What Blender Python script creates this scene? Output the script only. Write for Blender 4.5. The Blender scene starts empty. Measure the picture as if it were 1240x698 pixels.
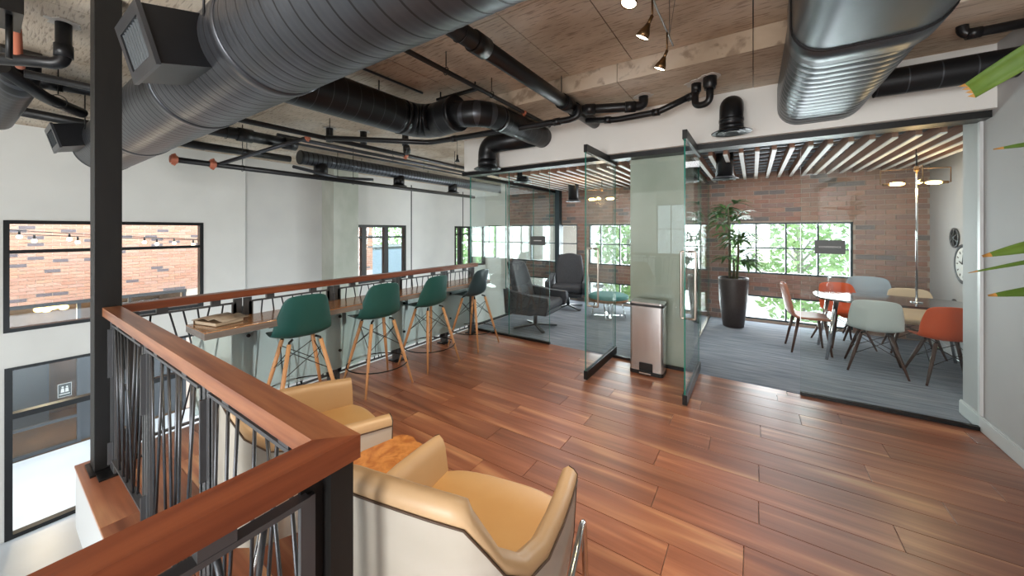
import bpy, math, random
from mathutils import Vector, Matrix, Euler
random.seed(7)
R = math.radians
S = bpy.context.scene
C = S.collection

# ---------------------------------------------------------------- camera
cam = bpy.data.objects.new('camera', bpy.data.cameras.new('camera'))
C.objects.link(cam)
cam.location = (0, 0, 1.57)
cam.rotation_euler = (R(90), 0, R(33.93))
cam.data.sensor_width = 36.0
cam.data.sensor_fit = 'HORIZONTAL'
cam.data.lens = 434 / 1240 * 36
cam.data.shift_y = -(349 - 279) / 1240
cam.data.clip_start = 0.02
cam.data.clip_end = 300
S.camera = cam

# ---------------------------------------------------------------- sky, light, exposure
W = bpy.data.worlds.new('world'); S.world = W; W.use_nodes = True
wn, wl = W.node_tree.nodes, W.node_tree.links
wn.clear()
wo = wn.new('ShaderNodeOutputWorld'); wb = wn.new('ShaderNodeBackground')
wb.inputs[0].default_value = (0.80, 0.91, 1.0, 1)
wb.inputs[1].default_value = 4.0
wl.new(wb.outputs[0], wo.inputs[0])

def area(name, loc, rot, sx, sy, power, col=(1, 1, 1)):
    l = bpy.data.lights.new(name, 'AREA'); l.shape = 'RECTANGLE'
    l.size, l.size_y, l.energy, l.color = sx, sy, power, col
    o = bpy.data.objects.new(name, l); C.objects.link(o)
    o.location = loc; o.rotation_euler = rot
    return o
# added fill lamps behind the camera: ceiling (tilted up) and lobby walls
area('window_daylight', (-.5, -3.9, 1.3), (R(114), 0, R(2)), 2.2, 2.4, 300, (1, 0.985, 0.96))
area('lobby_daylight', (-5.2, -4.2, 0.6), (R(88), 0, R(4)), 5.0, 4.5, 42, (0.97, 0.99, 1))
# lamp boosting the back-window daylight, and added fill lamps under the slats
area('back_window_daylight', (-1.8, 8.6, .75), (R(97), 0, R(180)), 7.0, 1.9, 540, (.93, .97, 1))
area('room_light_conference', (.6, 6.0, 2.42), (0, 0, 0), 2.2, 2.2, 20, (.97, .98, 1))
area('room_light_lounge', (-2.4, 6.0, 2.42), (0, 0, 0), 2.2, 2.2, 20, (.97, .98, 1))
# added lamp above the lane, brightening the brick facade
area('lane_daylight', (-9.7, 2.6, 4.4), (0, R(42), 0), 1.2, 11, 330, (.95, .98, 1))
S.view_settings.view_transform = 'Standard'
S.view_settings.look = 'None'
S.view_settings.gamma = 1
S.view_settings.use_curve_mapping = False
S.view_settings.exposure = 0.25

# ---------------------------------------------------------------- materials
def newmat(name):
    m = bpy.data.materials.new(name); m.use_nodes = True
    return m, m.node_tree.nodes, m.node_tree.links, m.node_tree.nodes['Principled BSDF']

def lin(c):
    return tuple(((v / 255) / 12.92 if v / 255 <= .04045 else ((v / 255 + .055) / 1.055) ** 2.4) for v in c) + (1,)

def mat(name, c1, rough=.5, metal=0., c2=None, scale=(8, 8, 8), fac=1., detail=6, bump=0., coat=0., rnd=0., ramp=(.35, .65), coord='Object', spec=None, distort=0.):
    m, n, l, b = newmat(name)
    b.inputs['Base Color'].default_value = lin(c1)
    b.inputs['Roughness'].default_value = rough
    b.inputs['Metallic'].default_value = metal
    if spec is not None: b.inputs['Specular IOR Level'].default_value = spec
    if coat:
        b.inputs['Coat Weight'].default_value = coat; b.inputs['Coat Roughness'].default_value = .12
    if c2 or bump:
        tc = n.new('ShaderNodeTexCoord'); mp = n.new('ShaderNodeMapping'); nz = n.new('ShaderNodeTexNoise')
        mp.inputs['Scale'].default_value = scale
        nz.inputs['Scale'].default_value = 1; nz.inputs['Detail'].default_value = detail
        nz.inputs['Distortion'].default_value = distort
        l.new(tc.outputs[coord], mp.inputs[0]); l.new(mp.outputs[0], nz.inputs[0])
        if rnd:
            oi = n.new('ShaderNodeObjectInfo'); vm = n.new('ShaderNodeVectorMath'); vm.operation = 'SCALE'
            cx = n.new('ShaderNodeCombineXYZ')
            for k in range(3): l.new(oi.outputs['Random'], cx.inputs[k])
            vm.inputs['Scale'].default_value = 37.0
            l.new(cx.outputs[0], vm.inputs[0]); l.new(vm.outputs[0], mp.inputs['Location'])
    if c2:
        rp = n.new('ShaderNodeValToRGB')
        rp.color_ramp.elements[0].position, rp.color_ramp.elements[1].position = ramp
        rp.color_ramp.elements[0].color = lin(c1); rp.color_ramp.elements[1].color = lin(c2)
        l.new(nz.outputs[0], rp.inputs[0])
        out = rp.outputs[0]
        if rnd:
            hs = n.new('ShaderNodeHueSaturation'); mr = n.new('ShaderNodeMapRange')
            mr.inputs[3].default_value, mr.inputs[4].default_value = 1 - rnd, 1 + rnd
            l.new(oi.outputs['Random'], mr.inputs[0]); l.new(mr.outputs[0], hs.inputs['Value'])
            l.new(out, hs.inputs['Color']); out = hs.outputs[0]
        l.new(out, b.inputs['Base Color'])
    if bump:
        bp = n.new('ShaderNodeBump'); bp.inputs['Strength'].default_value = bump; bp.inputs['Distance'].default_value = .01
        l.new(nz.outputs[0], bp.inputs['Height']); l.new(bp.outputs[0], b.inputs['Normal'])
    return m

def emit(name, c, s):
    m, n, l, b = newmat(name)
    b.inputs['Base Color'].default_value = lin(c)
    b.inputs['Emission Color'].default_value = lin(c); b.inputs['Emission Strength'].default_value = s
    return m

def glassmat(name, tint, ior=1.45, rough=0.0):
    m, n, l, b = newmat(name); n.remove(b)
    out = n['Material Output']
    tr = n.new('ShaderNodeBsdfTransparent'); gl = n.new('ShaderNodeBsdfGlossy'); fr = n.new('ShaderNodeFresnel'); mx = n.new('ShaderNodeMixShader')
    tr.inputs[0].default_value = tint + (1,); gl.inputs['Roughness'].default_value = rough
    ge = n.new('ShaderNodeNewGeometry'); ir = n.new('ShaderNodeMapRange'); ir.inputs[3].default_value, ir.inputs[4].default_value = ior, 1 / ior
    l.new(ge.outputs['Backfacing'], ir.inputs[0]); l.new(ir.outputs[0], fr.inputs[0])
    l.new(fr.outputs[0], mx.inputs[0]); l.new(tr.outputs[0], mx.inputs[1]); l.new(gl.outputs[0], mx.inputs[2]); l.new(mx.outputs[0], out.inputs[0])
    return m

def plankmat():
    m, n, l, b = newmat('floor_plank_wood')
    tc = n.new('ShaderNodeTexCoord'); oi = n.new('ShaderNodeObjectInfo')
    cx = n.new('ShaderNodeCombineXYZ'); add = n.new('ShaderNodeVectorMath'); sc = n.new('ShaderNodeVectorMath'); sc.operation = 'SCALE'
    for k in range(3): l.new(oi.outputs['Random'], cx.inputs[k])
    sc.inputs['Scale'].default_value = 53; l.new(cx.outputs[0], sc.inputs[0])
    l.new(tc.outputs['Object'], add.inputs[0]); l.new(sc.outputs[0], add.inputs[1])
    def noise(scale, detail, dist=0):
        mp = n.new('ShaderNodeMapping'); mp.inputs['Scale'].default_value = scale
        nz = n.new('ShaderNodeTexNoise'); nz.inputs['Scale'].default_value = 1; nz.inputs['Detail'].default_value = detail; nz.inputs['Distortion'].default_value = dist
        l.new(add.outputs[0], mp.inputs[0]); l.new(mp.outputs[0], nz.inputs[0]); return nz
    broad = noise((.7, 8, 1), 2, .6); fine = noise((2.2, 60, 4), 5)
    rp = n.new('ShaderNodeValToRGB'); e = rp.color_ramp.elements
    e[0].position, e[0].color = .30, lin((134, 82, 60)); e[1].position, e[1].color = .72, lin((212, 162, 120))
    for p, c in ((.44, (154, 96, 70)), (.54, (168, 108, 80)), (.62, (188, 130, 96))):
        q = e.new(p); q.color = lin(c)
    l.new(broad.outputs[0], rp.inputs[0])
    hs = n.new('ShaderNodeHueSaturation'); mr = n.new('ShaderNodeMapRange'); mr.inputs[3].default_value, mr.inputs[4].default_value = .80, 1.12
    l.new(oi.outputs['Random'], mr.inputs[0]); l.new(mr.outputs[0], hs.inputs['Value']); l.new(rp.outputs[0], hs.inputs['Color'])
    mu = n.new('ShaderNodeMix'); mu.data_type = 'RGBA'; mu.blend_type = 'MULTIPLY'; mu.inputs[0].default_value = .3
    r2 = n.new('ShaderNodeValToRGB'); r2.color_ramp.elements[0].position = .3; r2.color_ramp.elements[0].color = (.45, .42, .4, 1); r2.color_ramp.elements[1].position = .6
    l.new(fine.outputs[0], r2.inputs[0]); l.new(hs.outputs[0], mu.inputs[6]); l.new(r2.outputs[0], mu.inputs[7])
    l.new(mu.outputs[2], b.inputs['Base Color'])
    b.inputs['Roughness'].default_value = .30; b.inputs['Specular IOR Level'].default_value = .75
    bp = n.new('ShaderNodeBump'); bp.inputs['Strength'].default_value = .12; bp.inputs['Distance'].default_value = .004
    l.new(fine.outputs[0], bp.inputs['Height']); l.new(bp.outputs[0], b.inputs['Normal'])
    return m

def brickmat(name, cols, rough=.85):
    m, n, l, b = newmat(name)
    oi = n.new('ShaderNodeObjectInfo'); at = n.new('ShaderNodeAttribute'); at.attribute_name = 'tone'
    ad = n.new('ShaderNodeMath'); ad.operation = 'ADD'; fr = n.new('ShaderNodeMath'); fr.operation = 'FRACT'
    l.new(oi.outputs['Random'], ad.inputs[0]); l.new(at.outputs['Fac'], ad.inputs[1]); l.new(ad.outputs[0], fr.inputs[0])
    rp = n.new('ShaderNodeValToRGB'); rp.color_ramp.interpolation = 'CONSTANT'; e = rp.color_ramp.elements
    e[0].position = 0; e[0].color = lin(cols[0]); e[1].position = 1 / len(cols); e[1].color = lin(cols[1])
    for k in range(2, len(cols)):
        q = e.new(k / len(cols)); q.color = lin(cols[k])
    l.new(fr.outputs[0], rp.inputs[0])
    tc = n.new('ShaderNodeTexCoord'); nz = n.new('ShaderNodeTexNoise'); nz.inputs['Scale'].default_value = 30
    l.new(tc.outputs['Object'], nz.inputs[0])
    mu = n.new('ShaderNodeMix'); mu.data_type = 'RGBA'; mu.blend_type = 'MULTIPLY'; mu.inputs[0].default_value = .35
    l.new(rp.outputs[0], mu.inputs[6]); l.new(nz.outputs[0], mu.inputs[7]); l.new(mu.outputs[2], b.inputs['Base Color'])
    b.inputs['Roughness'].default_value = rough
    return m

def concretemat():
    m, n, l, b = newmat('board_marked_concrete')
    tc = n.new('ShaderNodeTexCoord')
    def noise(scale, detail, dist=0):
        mp = n.new('ShaderNodeMapping'); mp.inputs['Scale'].default_value = scale
        nz = n.new('ShaderNodeTexNoise'); nz.inputs['Scale'].default_value = 1; nz.inputs['Detail'].default_value = detail; nz.inputs['Distortion'].default_value = dist
        l.new(tc.outputs['Object'], mp.inputs[0]); l.new(mp.outputs[0], nz.inputs[0]); return nz
    a = noise((1.1, 1.6, 1.5), 5, .4); s = noise((8, 66, 8), 6, .3)
    rp = n.new('ShaderNodeValToRGB'); e = rp.color_ramp.elements
    e[0].position, e[0].color = .34, lin((176, 156, 134)); e[1].position, e[1].color = .66, lin((216, 204, 188))
    q = e.new(.5); q.color = lin((200, 182, 160))
    l.new(a.outputs[0], rp.inputs[0])
    r2 = n.new('ShaderNodeValToRGB'); r2.color_ramp.elements[0].position = .36; r2.color_ramp.elements[0].color = (.34, .28, .25, 1); r2.color_ramp.elements[1].position = .46
    l.new(s.outputs[0], r2.inputs[0])
    mu = n.new('ShaderNodeMix'); mu.data_type = 'RGBA'; mu.blend_type = 'MULTIPLY'; mu.inputs[0].default_value = .6
    l.new(rp.outputs[0], mu.inputs[6]); l.new(r2.outputs[0], mu.inputs[7]); l.new(mu.outputs[2], b.inputs['Base Color'])
    b.inputs['Roughness'].default_value = .8
    bp = n.new('ShaderNodeBump'); bp.inputs['Strength'].default_value = .3; bp.inputs['Distance'].default_value = .01
    l.new(s.outputs[0], bp.inputs['Height']); l.new(bp.outputs[0], b.inputs['Normal'])
    return m

M = {}
M['plank'] = plankmat()
M['concrete'] = concretemat()
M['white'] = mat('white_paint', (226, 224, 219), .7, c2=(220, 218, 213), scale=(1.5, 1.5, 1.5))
M['wall_shade'] = mat('lobby_paint', (212, 210, 206), .7, c2=(206, 204, 201), scale=(1.5, 1.5, 1.5))  # same white wall; shade beyond the corner is put into the colour
M['grey_wall'] = mat('grey_paint', (186, 186, 186), .7, c2=(180, 180, 181), scale=(1.5, 1.5, 1.5))
M['base_white'] = mat('skirting_paint', (206, 209, 210), .45)
M['black'] = mat('black_metal', (16, 16, 17), .42, .2)
M['rail_steel'] = mat('railing_steel', (88, 89, 92), .42, .4)
M['rod_steel'] = mat('rod_steel', (78, 80, 84), .32, .8)
M['post_black'] = mat('post_black_paint', (15, 14, 14), .5, .1, c2=(20, 19, 18), scale=(30, 30, 4))
M['pipe'] = mat('black_pipe', (22, 22, 24), .38, .1)
M['duct'] = mat('dark_duct_paint', (76, 78, 83), .36, .75, c2=(86, 88, 93), scale=(3, 3, 3))
M['duct_dark'] = mat('black_duct_paint', (25, 26, 28), .36, .35, c2=(30, 31, 34), scale=(4, 4, 4))
M['seam'] = mat('duct_seam', (20, 20, 22), .6, .2)
M['galv'] = mat('galvanised_steel', (150, 156, 162), .3, .9, c2=(120, 126, 133), scale=(6, 2, 6))
M['oval'] = mat('graphite_duct_paint', (98, 104, 108), .34, .75, c2=(86, 92, 97), scale=(5, 2, 5))
M['slot'] = mat('grille_blade', (46, 52, 56), .5, .2)
M['copper'] = mat('orange_coupling', (198, 116, 88), .45, .2)
M['rail_wood'] = mat('handrail_wood', (122, 62, 36), .34, c2=(160, 92, 58), scale=(3, 3, 40), detail=5, coat=.2)
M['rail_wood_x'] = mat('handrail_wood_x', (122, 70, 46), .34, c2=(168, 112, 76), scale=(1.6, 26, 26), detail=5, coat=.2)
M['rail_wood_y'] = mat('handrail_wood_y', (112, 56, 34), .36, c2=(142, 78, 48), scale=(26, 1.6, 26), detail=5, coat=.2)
M['counter'] = mat('counter_wood', (166, 118, 78), .16, c2=(182, 134, 92), scale=(18, 1.2, 18), detail=5, coat=.5)
M['counter_edge'] = mat('counter_edge', (112, 104, 98), .4, c2=(134, 126, 120), scale=(14, 3, 30))
M['leg_wood'] = mat('beech_wood', (196, 142, 96), .45, c2=(216, 166, 118), scale=(14, 14, 2))
M['leg_dark'] = mat('walnut_leg', (62, 44, 38), .45, c2=(82, 58, 50), scale=(14, 14, 2))
M['teal'] = mat('teal_plastic', (30, 84, 80), .4)
M['teal_dark'] = mat('slate_teal_plastic', (42, 62, 68), .42)
M['white_shell'] = mat('pale_grey_plastic', (196, 200, 196), .4)
M['blue_shell'] = mat('blue_grey_plastic', (150, 165, 178), .4)
M['cream_shell'] = mat('cream_plastic', (206, 186, 158), .4)
M['orange_shell'] = mat('orange_plastic', (204, 82, 38), .4)
M['leather'] = mat('tan_leather', (194, 154, 102), .42, c2=(202, 164, 112), scale=(3, 3, 3), bump=.03)
M['leather_out'] = mat('pale_leather', (176, 171, 160), .45, c2=(183, 178, 168), scale=(3, 3, 8))  # same tan leather; grey light on the outer panel put into the colour
M['leather_band'] = mat('beige_leather', (188, 157, 120), .42, c2=(195, 165, 128), scale=(3, 3, 3))
M['piping'] = mat('dark_piping', (74, 56, 42), .6)
M['chrome'] = mat('chrome', (206, 208, 210), .12, 1.)
M['steel'] = mat('brushed_steel', (196, 197, 198), .24, .8, c2=(206, 207, 208), scale=(60, 60, 1.5))
M['satin'] = mat('satin_steel', (190, 180, 170), .28, 1.)
M['dark_plastic'] = mat('dark_plastic', (26, 27, 29), .4)
M['burl'] = mat('burl_wood', (170, 104, 52), .35, c2=(206, 142, 78), scale=(9, 9, 9), detail=8, distort=2.5)
M['burl_side'] = mat('burl_bark', (120, 74, 42), .6, c2=(150, 96, 56), scale=(20, 20, 6), bump=.4)
M['grey_fabric'] = mat('charcoal_upholstery', (58, 60, 66), .75, c2=(68, 70, 76), scale=(60, 60, 60))
M['carpet'] = mat('carpet_tile', (100, 110, 124), .95, c2=(152, 158, 166), scale=(2.2, 26, 5), detail=8, ramp=(.3, .72), bump=.2)
M['glass'] = glassmat('clear_glass', (.955, .985, .975))
M['pane'] = glassmat('window_glass', (.97, .985, .985))
M['glass_edge'] = mat('green_glass_edge', (34, 118, 104), .15)
M['frost'] = None
M['mortar'] = mat('mortar', (178, 164, 152), .9, c2=(160, 148, 138), scale=(12, 12, 12))
M['mortar_out'] = mat('pale_mortar', (232, 214, 200), .9)
M['brick'] = brickmat('interior_brick', [(164, 132, 120), (154, 124, 114), (172, 138, 124), (150, 126, 120), (160, 122, 110), (124, 118, 118), (168, 138, 128), (156, 128, 116)])  # muted tones: glass haze is put into the brick and mortar colours
M['brick_out'] = brickmat('facade_brick', [(222, 170, 146), (228, 178, 154), (216, 162, 138), (226, 174, 146), (220, 176, 158), (230, 182, 160), (218, 168, 148), (134, 124, 128), (224, 172, 150), (226, 176, 152), (214, 166, 144)])
M['slat'] = mat('slat_wood', (132, 92, 74), .5, c2=(156, 116, 94), scale=(30, 2, 30))
M['slat_white'] = mat('slat_white_edge', (232, 232, 230), .45)  # daylight on the slat undersides, painted as white
M['dark_ceiling'] = mat('dark_ceiling_paint', (52, 52, 54), .8)
M['frame_teal'] = mat('dark_window_frame', (44, 58, 64), .45, .3)
M['col_concrete'] = mat('column_concrete', (168, 172, 160), .75, c2=(190, 192, 182), scale=(2, 2, 1.2), detail=8, bump=.1)
M['planter'] = mat('dark_planter', (54, 46, 44), .5, c2=(62, 54, 52), scale=(40, 40, 40))
M['soil'] = mat('soil', (44, 34, 28), .95)
M['leaf'] = mat('palm_leaf', (58, 92, 48), .45, c2=(82, 118, 62), scale=(6, 6, 6))
M['leaf_near'] = mat('near_palm_leaf', (66, 94, 34), .4, c2=(92, 118, 48), scale=(5, 5, 5))
M['leaf_tip'] = mat('dry_leaf_tip', (176, 130, 66), .6)
M['cane'] = mat('palm_cane', (92, 92, 66), .7, c2=(70, 66, 48), scale=(20, 20, 30))
M['tree_leaf'] = mat('tree_leaf', (142, 178, 116), .6, c2=(186, 210, 150), scale=(.8, .8, .8))
M['bark'] = mat('tree_bark', (150, 146, 136), .8, c2=(190, 186, 176), scale=(9, 9, 3))
M['ground'] = mat('bright_pavement', (206, 204, 198), .8, c2=(190, 190, 184), scale=(.5, .5, .5))
M['lobby_floor'] = mat('white_lobby_floor', (196, 202, 207), .3, c2=(186, 193, 198), scale=(.9, .9, .9))
M['bulb'] = emit('warm_bulb', (255, 214, 130), 14)
M['bulb_soft'] = emit('string_bulb', (255, 240, 205), 4)
M['shop_bulb'] = emit('shop_bulb', (255, 222, 140), 4)
M['lamp_face'] = emit('track_lamp_face', (255, 238, 200), 12)
M['brass'] = mat('bronze_lamp', (120, 92, 62), .35, .9)
M['wire'] = mat('steel_wire', (120, 116, 110), .4, .8)
M['sign_grey'] = mat('sign_plate', (78, 82, 82), .5)
M['sign_white'] = mat('sign_lettering', (214, 216, 214), .6)
M['plaster'] = mat('plaster_patch', (196, 190, 182), .85, bump=.3)
M['store_int'] = mat('warm_interior', (112, 84, 58), .7, c2=(80, 64, 50), scale=(.8, 1.1, 1.6))
M['store_metal'] = mat('storefront_metal', (92, 96, 100), .45, .6)
M['blue_build'] = mat('blue_grey_cladding', (140, 156, 170), .7)
M['car'] = mat('white_car', (232, 232, 232), .25, coat=.5)
M['car_glass'] = mat('car_glass', (60, 74, 80), .1)
M['paper'] = mat('paper_pages', (206, 190, 166), .7)
M['book'] = mat('brown_book_cover', (112, 92, 70), .45)
M['magazine'] = mat('glossy_magazine', (150, 132, 112), .3, c2=(186, 172, 152), scale=(9, 14, 5))
M['table_dark'] = mat('dark_glossy_top', (60, 56, 54), .12, coat=.6)
M['teal_top'] = mat('teal_fabric', (62, 128, 126), .7)
M['brown_chair'] = mat('brown_leather', (150, 92, 70), .45, c2=(162, 104, 80), scale=(4, 4, 4))
M['clock_face'] = mat('clock_dial', (226, 230, 228), .5)
M['pewter'] = mat('pewter_metal', (92, 96, 98), .42, .8)
def frost():
    m, n, l, b = newmat('frosted_glass'); n.remove(b); out = n['Material Output']
    d = n.new('ShaderNodeBsdfDiffuse'); t = n.new('ShaderNodeBsdfTranslucent'); tr = n.new('ShaderNodeBsdfRefraction'); tr.inputs['Roughness'].default_value = .38; tr.inputs['IOR'].default_value = 1.08; g = n.new('ShaderNodeBsdfGlossy')
    d.inputs[0].default_value = lin((222, 238, 238)); t.inputs[0].default_value = lin((224, 242, 242)); tr.inputs[0].default_value = (.92, 1, .99, 1); g.inputs['Roughness'].default_value = .25
    a = n.new('ShaderNodeMixShader'); a.inputs[0].default_value = .65; l.new(d.outputs[0], a.inputs[1]); l.new(t.outputs[0], a.inputs[2])
    c = n.new('ShaderNodeMixShader'); c.inputs[0].default_value = .66; l.new(a.outputs[0], c.inputs[1]); l.new(tr.outputs[0], c.inputs[2])
    e = n.new('ShaderNodeMixShader'); f = n.new('ShaderNodeFresnel'); l.new(f.outputs[0], e.inputs[0]); l.new(c.outputs[0], e.inputs[1]); l.new(g.outputs[0], e.inputs[2])
    l.new(e.outputs[0], out.inputs[0]); return m
M['frost'] = frost()

# ---------------------------------------------------------------- mesh builder
class MB:
    def __init__(s): s.v, s.f, s.m, s.s, s.tone = [], [], [], [], []
    def add(s, vs, fs, mi=0, sm=False, tone=0.):
        o = len(s.v); s.v += [tuple(v) for v in vs]
        for f in fs: s.f.append(tuple(i + o for i in f)); s.m.append(mi); s.s.append(sm); s.tone.append(tone)
        return s
    def box(s, x0, y0, z0, x1, y1, z1, mi=0, tone=0.):
        x0, x1 = min(x0, x1), max(x0, x1); y0, y1 = min(y0, y1), max(y0, y1); z0, z1 = min(z0, z1), max(z0, z1)
        v = [(x, y, z) for z in (z0, z1) for y in (y0, y1) for x in (x0, x1)]
        return s.add(v, [(0, 2, 3, 1), (4, 5, 7, 6), (0, 1, 5, 4), (2, 6, 7, 3), (0, 4, 6, 2), (1, 3, 7, 5)], mi, False, tone)
    def mbox(s, sx, sy, sz, mx, mi=0):
        v = [mx @ Vector((x * sx / 2, y * sy / 2, z * sz / 2)) for z in (-1, 1) for y in (-1, 1) for x in (-1, 1)]
        return s.add(v, [(0, 2, 3, 1), (4, 5, 7, 6), (0, 1, 5, 4), (2, 6, 7, 3), (0, 4, 6, 2), (1, 3, 7, 5)], mi)
    def bar(s, p, q, w, h, up=(0, 0, 1), mi=0):
        p, q = Vector(p), Vector(q); d = (q - p).normalized(); u = Vector(up)
        if abs(d.dot(u)) > .98: u = Vector((0, 1, 0))
        a = d.cross(u).normalized(); b = a.cross(d).normalized()
        v = [c + a * (i * w / 2) + b * (j * h / 2) for c in (p, q) for j in (-1, 1) for i in (-1, 1)]
        return s.add(v, [(0, 1, 3, 2), (4, 6, 7, 5), (0, 4, 5, 1), (2, 3, 7, 6), (0, 2, 6, 4), (1, 5, 7, 3)], mi)
    def tube(s, pts, r, n=12, caps=True, mi=0, sm=True, closed=False, mats=None):
        P = [Vector(p) for p in pts]; k = len(P)
        rs = r if isinstance(r, (list, tuple)) else [r] * k
        T = []
        for i in range(k):
            if closed: d = (P[(i + 1) % k] - P[i - 1])
            else: d = P[min(i + 1, k - 1)] - P[max(i - 1, 0)]
            T.append(d.normalized() if d.length > 1e-9 else Vector((0, 0, 1)))
        u = Vector((0, 0, 1)) if abs(T[0].z) < .9 else Vector((1, 0, 0))
        a = (u - T[0] * u.dot(T[0])).normalized(); vs = []
        for i in range(k):
            a = (a - T[i] * a.dot(T[i])).normalized(); b = T[i].cross(a)
            for j in range(n):
                t = 2 * math.pi * j / n
                vs.append(P[i] + (a * math.cos(t) + b * math.sin(t)) * rs[i])
        o = len(s.v); s.v += [tuple(v) for v in vs]
        for i in range(k if closed else k - 1):
            i2 = (i + 1) % k
            for j in range(n):
                j2 = (j + 1) % n
                s.f.append((o + i * n + j, o + i * n + j2, o + i2 * n + j2, o + i2 * n + j)); s.m.append(mats[i] if mats else mi); s.s.append(sm); s.tone.append(0)
        if caps and not closed:
            s.f.append(tuple(o + j for j in reversed(range(n)))); s.m.append(mi); s.s.append(False); s.tone.append(0)
            s.f.append(tuple(o + (k - 1) * n + j for j in range(n))); s.m.append(mi); s.s.append(False); s.tone.append(0)
        return s
    def lathe(s, prof, n=24, mx=None, mi=0, sm=True, mats=None):
        mx = mx or Matrix.Identity(4); o = len(s.v); k = len(prof)
        for r, z in prof:
            for j in range(n):
                t = 2 * math.pi * j / n; s.v.append(tuple(mx @ Vector((r * math.cos(t), r * math.sin(t), z))))
        for i in range(k - 1):
            for j in range(n):
                j2 = (j + 1) % n
                s.f.append((o + i * n + j, o + i * n + j2, o + (i + 1) * n + j2, o + (i + 1) * n + j)); s.m.append(mats[i] if mats else mi); s.s.append(sm); s.tone.append(0)
        if prof[0][0] > .0015: s.f.append(tuple(o + j for j in reversed(range(n)))); s.m.append(mi); s.s.append(False); s.tone.append(0)
        if prof[-1][0] > 1e-5 and not (prof[0][0] < .002 and abs(prof[-1][1] - prof[0][1]) < .008): s.f.append(tuple(o + (k - 1) * n + j for j in range(n))); s.m.append(mats[-1] if mats else mi); s.s.append(False); s.tone.append(0)
        return s
    def prism(s, poly, z0, z1, mx=None, mi=0, mtop=None, sm=False):
        mx = mx or Matrix.Identity(4); n = len(poly)
        vs = [mx @ Vector((x, y, z)) for z in (z0, z1) for x, y in poly]
        s.add(vs, [(i, (i + 1) % n, n + (i + 1) % n, n + i) for i in range(n)], mi, sm)
        s.add(vs[:n], [tuple(reversed(range(n)))], mi); s.add(vs[n:], [tuple(range(n))], mi if mtop is None else mtop)
        return s
    def ball(s, c, r, n=12, m=8, sc=(1, 1, 1), mi=0):
        c = Vector(c); prof = [(max(r * math.sin(math.pi * i / m), 1e-6), -r * math.cos(math.pi * i / m)) for i in range(m + 1)]
        return s.lathe(prof, n, Matrix.Translation(c) @ Matrix.Diagonal((*sc, 1)), mi)
    def grid(s, G, mi=0, sm=True, flip=False):
        h, w = len(G), len(G[0]); vs = [p for row in G for p in row]; fs = []
        for i in range(h - 1):
            for j in range(w - 1):
                f = (i * w + j, i * w + j + 1, (i + 1) * w + j + 1, (i + 1) * w + j)
                fs.append(f[::-1] if flip else f)
        return s.add(vs, fs, mi, sm)

def worldloc(o):
    v = Vector((0, 0, 0))
    while o: v = v + Vector(o.location); o = o.parent
    return v

def obj(name, mb, mats, parent=None, bevel=0, seg=2, origin=None, local=False):
    """links one mesh object; mb is in world coordinates unless local=True"""
    off = Vector((0, 0, 0))
    if parent is not None and not local: off = worldloc(parent)
    if origin is None and parent is None and not local and mb.v:
        xs, ys, zs = zip(*mb.v); origin = Vector(((min(xs) + max(xs)) / 2, (min(ys) + max(ys)) / 2, min(zs)))
    loc = Vector(origin) - off if origin is not None else Vector((0, 0, 0))
    sh = off + loc
    me = bpy.data.meshes.new(name)
    me.from_pydata([tuple(Vector(v) - sh) for v in mb.v], [], mb.f)
    if not isinstance(mats, (list, tuple)): mats = [mats]
    for m in mats: me.materials.append(M[m] if isinstance(m, str) else m)
    me.polygons.foreach_set('material_index', mb.m); me.polygons.foreach_set('use_smooth', mb.s)
    if any(mb.tone):
        at = me.attributes.new('tone', 'FLOAT', 'FACE'); at.data.foreach_set('value', mb.tone)
    me.update()
    o = bpy.data.objects.new(name, me); C.objects.link(o); o.location = loc
    if parent is not None: o.parent = parent
    if bevel:
        b = o.modifiers.new('bevel', 'BEVEL'); b.width = bevel; b.segments = seg; b.limit_method = 'ANGLE'; b.angle_limit = R(40)
    return o

def tag(o, label=None, cat=None, group=None, kind=None):
    if label: o['label'] = label
    if cat: o['category'] = cat
    if group: o['group'] = group
    if kind: o['kind'] = kind
    return o
def thing(name, label, cat, loc=(0, 0, 0), rz=0, group=None):
    o = bpy.data.objects.new(name, None); C.objects.link(o)
    o.empty_display_size = .1
    o.location = loc; o.rotation_euler = (0, 0, rz)
    return tag(o, label, cat, group)
def struct(name, mb, m, parent=None, **k):
    o = obj(name, mb, m, parent, **k)
    if parent is None: o['kind'] = 'structure'
    return o
def sempty(name, loc):
    o = bpy.data.objects.new(name, None); C.objects.link(o); o.location = loc; o['kind'] = 'structure'; o.empty_display_size = .1
    return o
def kids(o): return [c for c in bpy.data.objects if c.parent == o]
def dup(o, loc, rz, label=None, parent=None):
    c = o.copy(); C.objects.link(c)
    if parent is None: c.location = loc; c.rotation_euler = (0, 0, rz)
    else: c.parent = parent
    if label: c['label'] = label
    for k in kids(o):
        if k is not c: dup(k, None, None, None, c)
    return c
def arc(c, r, a0, a1, n, u, v):
    c, u, v = Vector(c), Vector(u), Vector(v)
    return [c + u * (r * math.cos(a0 + (a1 - a0) * i / n)) + v * (r * math.sin(a0 + (a1 - a0) * i / n)) for i in range(n + 1)]
def rounded(pts, r, n=6):
    """polyline with rounded corners"""
    P = [Vector(p) for p in pts]; out = [P[0]]
    for i in range(1, len(P) - 1):
        a, b, c = P[i - 1], P[i], P[i + 1]; d1, d2 = (a - b), (c - b)
        q = min(r, d1.length * .49, d2.length * .49); p0, p1 = b + d1.normalized() * q, b + d2.normalized() * q
        for k in range(n + 1):
            t = k / n; out.append(p0 * (1 - t) ** 2 + b * 2 * t * (1 - t) + p1 * t * t)
    out.append(P[-1]); return out
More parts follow.
